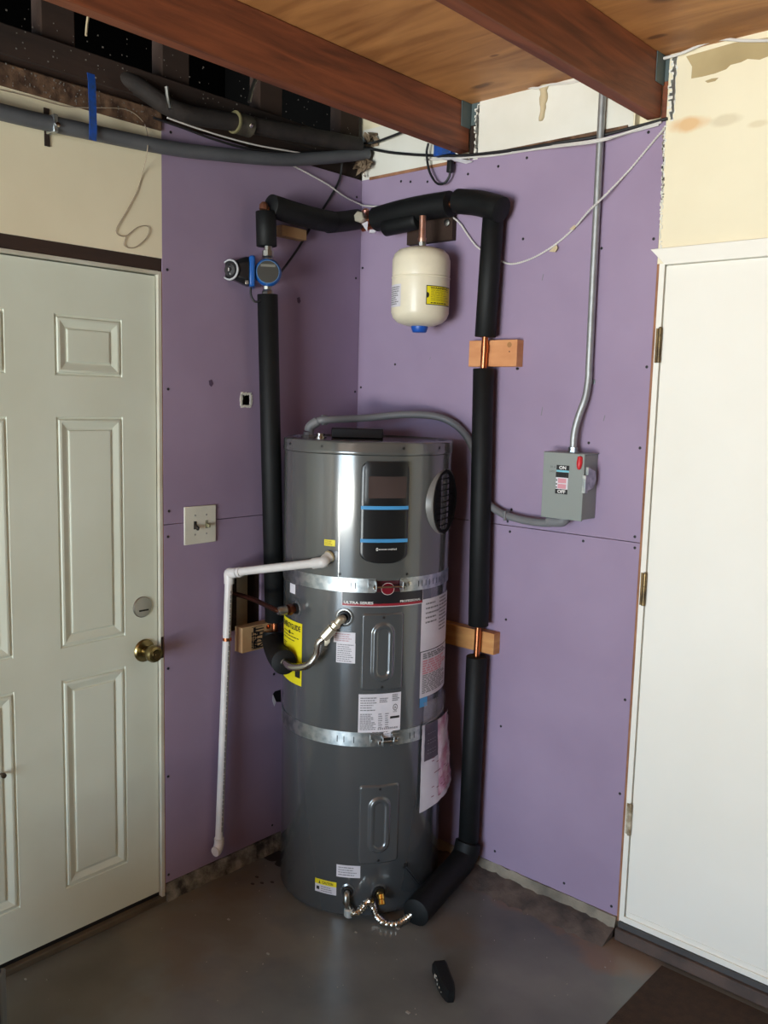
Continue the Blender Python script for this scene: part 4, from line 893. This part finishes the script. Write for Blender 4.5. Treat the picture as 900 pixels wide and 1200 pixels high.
MB().lathe(wp[3]-Vector((.016, .010, .002)), (wp[4]-wp[3]).normalized(), [(0, .018), (.012, .019), (.02, .015)], 12).build('gland_nut', whip_gy, whp)
q = RW(594, 604, .032); MB().obox(q, (.004, 0, .001), (0, .016, 0), (0, 0, .017)).build('conduit_clip', whip_gy, whp, bevel=.002)

# ================================================================== pipes, cables along the top
gp = thing('grey_pipe', 'long dark grey pipe running along the top of the left wall into the corner', 'pipe', LW(60, 150, .02))
gpts = [LW(-60, 115, .035), LW(0, 131, .03), LW(60, 145, .03), LW(190, 172, .03), LW(260, 181, .032), LW(330, 187, .035), LW(380, 185, .04), LW(430, 180, .05)]
MB().tube(smoothpath(gpts, 5), .0215, 16).build('tube', old_pipe, gp)
q = LW(61, 146, .03); MB().obox(q+Vector((.0, 0, .0)), (.022, 0, 0), (0, .007, 0), (0, 0, .024)).build('clamp_band', steel, gp, bevel=.003)
MB().box((0, q.y-.008, q.z-.052), (.003, q.y+.008, q.z+.048)).build('clamp_leg', dark_wood, gp, bevel=.001)
MB().lathe(q+Vector((.022, .003, -.004)), (1, 0, 0), [(0, .007), (.005, .007), (.006, 0)], 6).build('clamp_bolt', chrome, gp)
bt_ = MB(); q = LW(108, 130, .055)
bt_.rings([[Vector((x, q.y+dy, z)) for dy, dx_ in ((-.0115, 0), (.0115, 0)) for x in ((x0,) if dy < 0 else (x0,))]+[Vector((x0+.0015, q.y+.0115, z)), Vector((x0+.0015, q.y-.0115, z))] for x0, z in ((.050, 2.585), (.055, 2.56), (.057, 2.49), (.058, 2.455), (.056, 2.42), (.055, 2.408))])
tag(bt_.build('blue_strap', blue_tape), 'blue hanging strap looped round the grey pipe on the left wall', 'strap')
ap = thing('drain_pipe', 'old black drain pipe lying under the dark attic framing, above the purple board', 'pipe', LW(290, 148, .08))
apts = [Vector((-.05, -1.06, 2.625)), Vector((.0, -.98, 2.612)), LW(210, 131, .035), LW(290, 146, .05), LW(420, 170, .05)]
MB().tube(smoothpath(apts, 4), .027, 18).build('tube', sooty, ap)
q = LW(284, 146, .05); MB().lathe(q, (0, 1, 0), [(-.03, .033), (.03, .033)], 18).build('coupling', mat('dirty_coupling', (84, 78, 64), .7, c2=(52, 46, 38), scale=20), ap)
MB().lathe(q+Vector((0, -.034, 0)), (0, 1, 0), [(0, .035), (.006, .035)], 18).build('clamp_ring', mat('yellowed_ring', (120, 112, 78), .6), ap)
MB().lathe(q+Vector((.03, .008, -.006)), (1, 0, -.3), [(0, .008), (.005, .007), (.006, 0)], 8).build('clamp_bolt', chrome, ap)
def cable(name, pts, r, m, label, cat='cable', grp=None, twist=0, k=7):
    P_ = smoothpath(pts, k); mb = MB()
    if twist:
        a_ = []; b_ = []; P2 = [p.lerp(q, j/3) for p, q in zip(P_, P_[1:]) for j in range(3)]+[P_[-1]]; s_ = 0
        for i, p in enumerate(P2):
            d = (P2[min(i+1, len(P2)-1)]-P2[max(0, i-1)]).normalized(); nn = d.orthogonal().normalized(); bb_ = d.cross(nn); s_ += (P2[i]-P2[i-1]).length if i else 0
            o_ = (nn*cos(s_*twist)+bb_*sin(s_*twist))*r*.8; a_.append(p+o_); b_.append(p-o_)
        mb.tube(a_, r*.8, 6); mb.tube(b_, r*.8, 6)
    else: mb.tube(P_, r, 8)
    return tag(mb.build(name, m), label, cat, grp)
zpt = lambda x, y, o=.006: RW(x, y, o)
cable('twisted_wire', [RW(779, 150, .006), RW(762, 170, .006), RW(736, 201, .008), RW(706, 232, .036), RW(690, 247, .03), RW(672, 268, .006), RW(650, 287, .006), RW(625, 302, .006), RW(603, 309, .008), RW(590, 307, .01), RW(572, 298, .02)], .0023, cable_w, 'white twisted wire drooping across the right purple board behind the conduit', twist=420)
cable('twisted_wire', [RW(569, 296, .015), RW(558, 288, .012), RW(548, 275, .01), RW(540, 263, .012), RW(531, 255, .02), RW(521, 252, .03)], .0022, cable_w, 'short white twisted wire between expansion tank backing board and right pipe', twist=420)
cable('twisted_wire', [LW(341, 193, .02), LW(362, 204, .012), LW(385, 217, .01), LW(403, 230, .01), LW(421, 239, .012), RW(428, 241, .03), RW(444, 242, .03)], .0022, cable_w, 'white twisted wire sloping down to the brass tee in the corner', twist=420)
cable('white_cable', [RW(498, 187, .014), RW(540, 185, .012), RW(580, 182, .010), RW(620, 176, .012), RW(660, 171, .036), RW(700, 166, .036), RW(735, 156, .012), RW(772, 146, .008)], .0034, cable_w, 'white cable along the top edge of the right purple board, lower of two', grp='cables along the board top')
cable('white_cable', [RW(600, 178, .018), RW(640, 172, .016), RW(680, 167, .036), RW(715, 161, .034), RW(745, 152, .014), RW(775, 143, .010)], .0034, cable_w, 'white cable along the board top passing over the metal conduit, upper of two', grp='cables along the board top')
cable('black_cable', [LW(420, 172, .04), RW(432, 174, .03), RW(460, 179, .02), RW(500, 182, .018), RW(545, 182, .02), RW(600, 176, .02), RW(650, 168, .02), RW(700, 160, .008), RW(740, 150, .006), RW(782, 139, .006)], .005, cable_k, 'long black cable along the seam above the right purple board', grp='cables along the board top')
cable('black_cable', [LW(424, 168, .04), RW(438, 167, .03), RW(455, 161, .03), RW(478, 152, .03), RW(505, 140, .06)], .0042, cable_k, 'black cable rising across the white board under the first joist', grp='cables along the board top')
cable('black_cable', [LW(180, 138, .02), LW(215, 150, .02), LW(250, 163, .022), LW(290, 174, .03), LW(330, 178, .03), LW(380, 178, .03)], .004, cable_k, 'thin black cable sagging over the top of the left purple board')
cable('white_cable', [LW(196, 138, .03), LW(230, 150, .03), LW(262, 160, .03), LW(300, 170, .035), LW(345, 178, .035), LW(352, 179, .03)], .0026, cable_w, 'white cable lying under the old black drain pipe, upper left corner')
cable('white_cable', [RW(752, 72, .012), RW(775, 69, .012), RW(800, 62, .012), RW(825, 51, .012), RW(845, 46, .010), RW(870, 47.5, .008), RW(900, 47.5, .008), RW(960, 46, .008)], .0042, cable_w, 'white cable running under the plywood over the flaked paint, top right')
cable('white_cable', [RW(615, 102, .01), RW(630, 103, .012), RW(645, 99, .012), RW(668, 97, .01), RW(690, 92, .01)], .0036, cable_w, 'short white cable between the joists next to the dried foam drip')
cable('thin_wire', [LW(-30, 98, .004), LW(30, 112, .004), LW(80, 125, .008), LW(140, 127, .010), LW(160, 135, .010), LW(171, 150, .008), LW(173, 172, .05), LW(168, 200, .006), LW(160, 225, .003), LW(148, 248, .003), LW(136, 270, .003), LW(146, 277, .003), LW(162, 266, .003), LW(174, 266, .003), LW(172, 278, .003), LW(158, 290, .003), LW(146, 288, .003), LW(148, 276, .003)], .0013, mat('bare_wire', (168, 150, 128), .6), 'thin loose wire hanging and curling on the cream wall above the panel door', 'wire')
pk = thing('plugged_adapter', 'black cord looping into a black plug beneath the first joist end', 'plug', RW(520, 190, .02))
MB().tube(smoothpath([RW(502, 168, .03), RW(500, 180, .03), RW(503, 200, .03), RW(511, 214, .03), RW(520, 215, .03), RW(526, 208, .03), RW(527.5, 202, .03)]), .0042, 8).build('cord', cable_k, pk)
q = RW(527.5, 195, .03); MB().obox(q, (.0095, 0, 0), (0, .009, 0), (.001, 0, .020)).build('plug_body', cable_k, pk, bevel=.003)
tag(MB().prism([RW(512, 186, .01), RW(524, 184, .02), RW(553, 190, .012), RW(546, 192, .01), RW(530, 188, .03)], (0, .004, .004)).build('paper_scrap', white_l), 'white scrap of paper tucked beside the black plug under the joist', 'paper')
tag(MB().box(tuple(RW(514, 171, .002)), tuple(RW(528, 179, .03))).build('blue_box', blue_tape, bevel=.002), 'small blue electrical box half hidden behind the first joist end', 'electrical box')
# dried foam drip, wall debris
rg = random.Random(12); mb = MB(); prof = []
for k in range(12):
    z = 2.712-.108*k/11; wdt = (.016-.006*(k/11)+rg.uniform(-.004, .004))*(1 if k < 11 else .4)
    c = Vector((.785-.004*k/11+rg.uniform(-.003, .003), -.004, z)); prof.append([c+Vector((wdt*cos(2*pi*j/10), .010*sin(2*pi*j/10), 0)) for j in range(10)])
tag(mb.rings(prof).build('foam_drip', foam_drip, smooth=80), 'dried tan foam drip hanging from plywood between the two joists', 'foam drip')
def crumple(label, c, s, n, seed):
    rg = random.Random(seed); mb = MB()
    for i in range(n):
        d = Vector((rg.gauss(0, 1)*s[0], rg.gauss(0, 1)*s[1], rg.gauss(0, 1)*s[2]))*.5; p = Vector(c)+d; a_ = [Vector((rg.uniform(-1, 1), rg.uniform(-1, 1), rg.uniform(-1, 1)))*.022 for _ in range(3)]
        mb.face([p+a_[0], p+a_[1], p+a_[2]]); mb.face([p+a_[0], p+a_[1], p-a_[2]*.5+Vector((0, 0, .01))])
    return tag(mb.build('paper_scrap', scrap_m, smooth=0), label, 'paper')
crumple('crumpled brown insulation paper in the corner under the grey pipe end', RW(425, 193, .04), (.035, .012, .018), 34, 3)
crumple('crumpled pale paper in the corner just above the grey pipe end', RW(432, 163, .03), (.012, .01, .018), 14, 4)
for i, (x, y, dx_, dz_, lb) in enumerate(((102, 27, .01, .05, 'pale bent nail hanging in the dark attic bay, leftmost'), (197, 117, -.006, .035, 'pale curled metal strap end in the attic bay, middle'), (295, 106, .022, .055, 'shiny bent metal strap hanging beneath the first joist, rightmost'))):
    p = LW(x, y, .06+.04*i)
    mb = MB(); mb.tube(smoothpath([p+Vector((0, dx_, dz_)), p, p+Vector((.004, -dx_*.6, -dz_*.7))], 4), .0035 if i == 0 else .006, 6)
    tag(mb.build('metal_hanger', nickel if i else foam_drip), lb, 'hanger')
# bits of tape hanging from the drooping wire
for i, (x, y, lb) in enumerate(((650, 292, 'beige tape scrap on the drooping white wire, nearer the right pipe'), (672, 267, 'small beige tape scrap on the drooping wire near the metal conduit'))):
    p = RW(x, y, .01); s_ = .012 if i == 0 else .008
    tag(MB().prism([p+Vector((a*s_, 0, b*s_)) for a, b in ((-1.6, -.5), (-.4, .4), (.6, 1), (1, .2), (.3, -.8))], (0, -.003, 0)).build('tape_scrap', foam_drip), lb, 'tape')

# ================================================================== floor things
mt = [FL(785, 1121, FZ+.004), FL(710, 1200, FZ+.004)]
MX = (mt[0].x+mt[1].x)/2
tag(MB().box((MX, -1.15, FZ+.0005), (MX+1.0, -.055, FZ+.006)).build('floor_mat', mat_brown, bevel=.002), 'dark brown floor mat in front of the white flat door', 'mat')
bp_ = [FL(505, 1141, FZ), FL(524, 1136, FZ), FL(537, 1170, FZ), FL(519, 1180, FZ)]
c = sum(bp_, Vector())/4; L_ = ((bp_[2]+bp_[3])-(bp_[0]+bp_[1]))/2; W_ = ((bp_[1]+bp_[2])-(bp_[0]+bp_[3]))/2
L2 = L_*.5; W2 = Vector((-L_.y, L_.x, 0)).normalized()*.026; W2 = W2 if W2.dot(W_) > 0 else -W2
fo = MB(); prof = []
for k in range(13):
    u = -1+2*k/12; rnd = 1 if k < 8 else math.sqrt(max(0, 1-((k-7)/5.4)**2)); cc = c+L2*u
    w_ = W2*(.85*max(.25, rnd)); h_ = .036
    prof.append([cc-w_, cc+w_, cc+w_+Vector((0, 0, h_*.75)), cc+w_*.7+Vector((0, 0, h_)), cc-w_*.7+Vector((0, 0, h_)), cc-w_+Vector((0, 0, h_*.7))])
pc_ = tag(fo.rings(prof).build('foam_piece', foam, smooth=30), 'black rounded foam offcut lying on the floor in front of the heater', 'foam piece')
mb = MB(); rg = random.Random(8); sn = -W2.normalized()
for i in range(9):
    p = c-W2*.85+L2*rg.uniform(-.5, .8)+Vector((0, 0, rg.uniform(.008, .026))); mb.obox(p+sn*.0008, L2.normalized()*rg.uniform(.001, .005), sn*.0005, (0, 0, rg.uniform(.001, .003)))
mb.build('adhesive_fleck', dust, pc_)
mb = MB(); rg = random.Random(21)
for i in range(150):
    x, y = rg.uniform(.05, 1.9), rg.uniform(-1.5, -.05)
    if math.hypot(x-cx, y-cy) < .3: continue
    s_ = rg.choice((.0008, .0012, .0012, .002)); a = rg.random()*3
    mb.obox((x, y, FZ+.001), (s_*cos(a), s_*sin(a), 0), (-s_*.6*sin(a), s_*.6*cos(a), 0), (0, 0, .001))
for x, y, s_ in ((466, 1088, .007), (353, 1053, .003), (417, 1093, .004), (478, 1187, .006), (268, 1078, .005), (314, 1118, .005), (507, 1070, .003), (30, 1148, .004)):
    p = FL(x, y); mb.obox(p+Vector((0, 0, .001)), (s_, 0, 0), (0, s_*.6, 0), (0, 0, .0015))
d_ = mb.build('floor_debris', mat('grey_crumbs', (150, 146, 138), .9), kind='stuff'); tag(d_, 'small pale crumbs scattered over the dark garage floor', 'debris')
mb = MB()
for x, y, s_ in ((322, 1003, .05), (330, 1012, .03)):
    p = FL(x, y); mb.face([p+Vector((s_*cos(a)*(1+.25*sin(3*a)), s_*.8*sin(a), .0008)) for a in [2*pi*k/18 for k in range(18)]])
for x, y in ((307, 1035), (319, 1034), (296, 1036), (301, 1028)):
    p = FL(x, y); mb.face([p+Vector((.008*cos(a), .006*sin(a), .001)) for a in [2*pi*k/10 for k in range(10)]])
mb.build('mastic_stain', tar, floor)
for o in list(bpy.data.objects):
    if o.name.split('.')[0] in ('print', 'stamp', 'pipe_print'): o['kind'] = 'stuff'
# dark container whose edge just enters the lower left corner
e0 = FL(6, 1129, .42); vx = Vector((-.75, -.66, 0)); vy = Vector((.66, -.75, 0))
bn = thing('storage_bin', 'dark navy container with grey edging just entering the lower left corner', 'container', (e0.x, e0.y, FZ))
c = e0+vx*.20+vy*.16; c.z = (FZ+.42)/2
MB().obox(c, vx*.198, vy*.158, (0, 0, (.42-FZ)/2-.004)).build('body', navy, bn, bevel=.012)
MB().obox(Vector((e0.x, e0.y, c.z))+vx*.006+vy*.012, vx*.007, vy*.016, (0, 0, (.42-FZ)/2-.012)).build('edging', edge_gy, bn, bevel=.005)
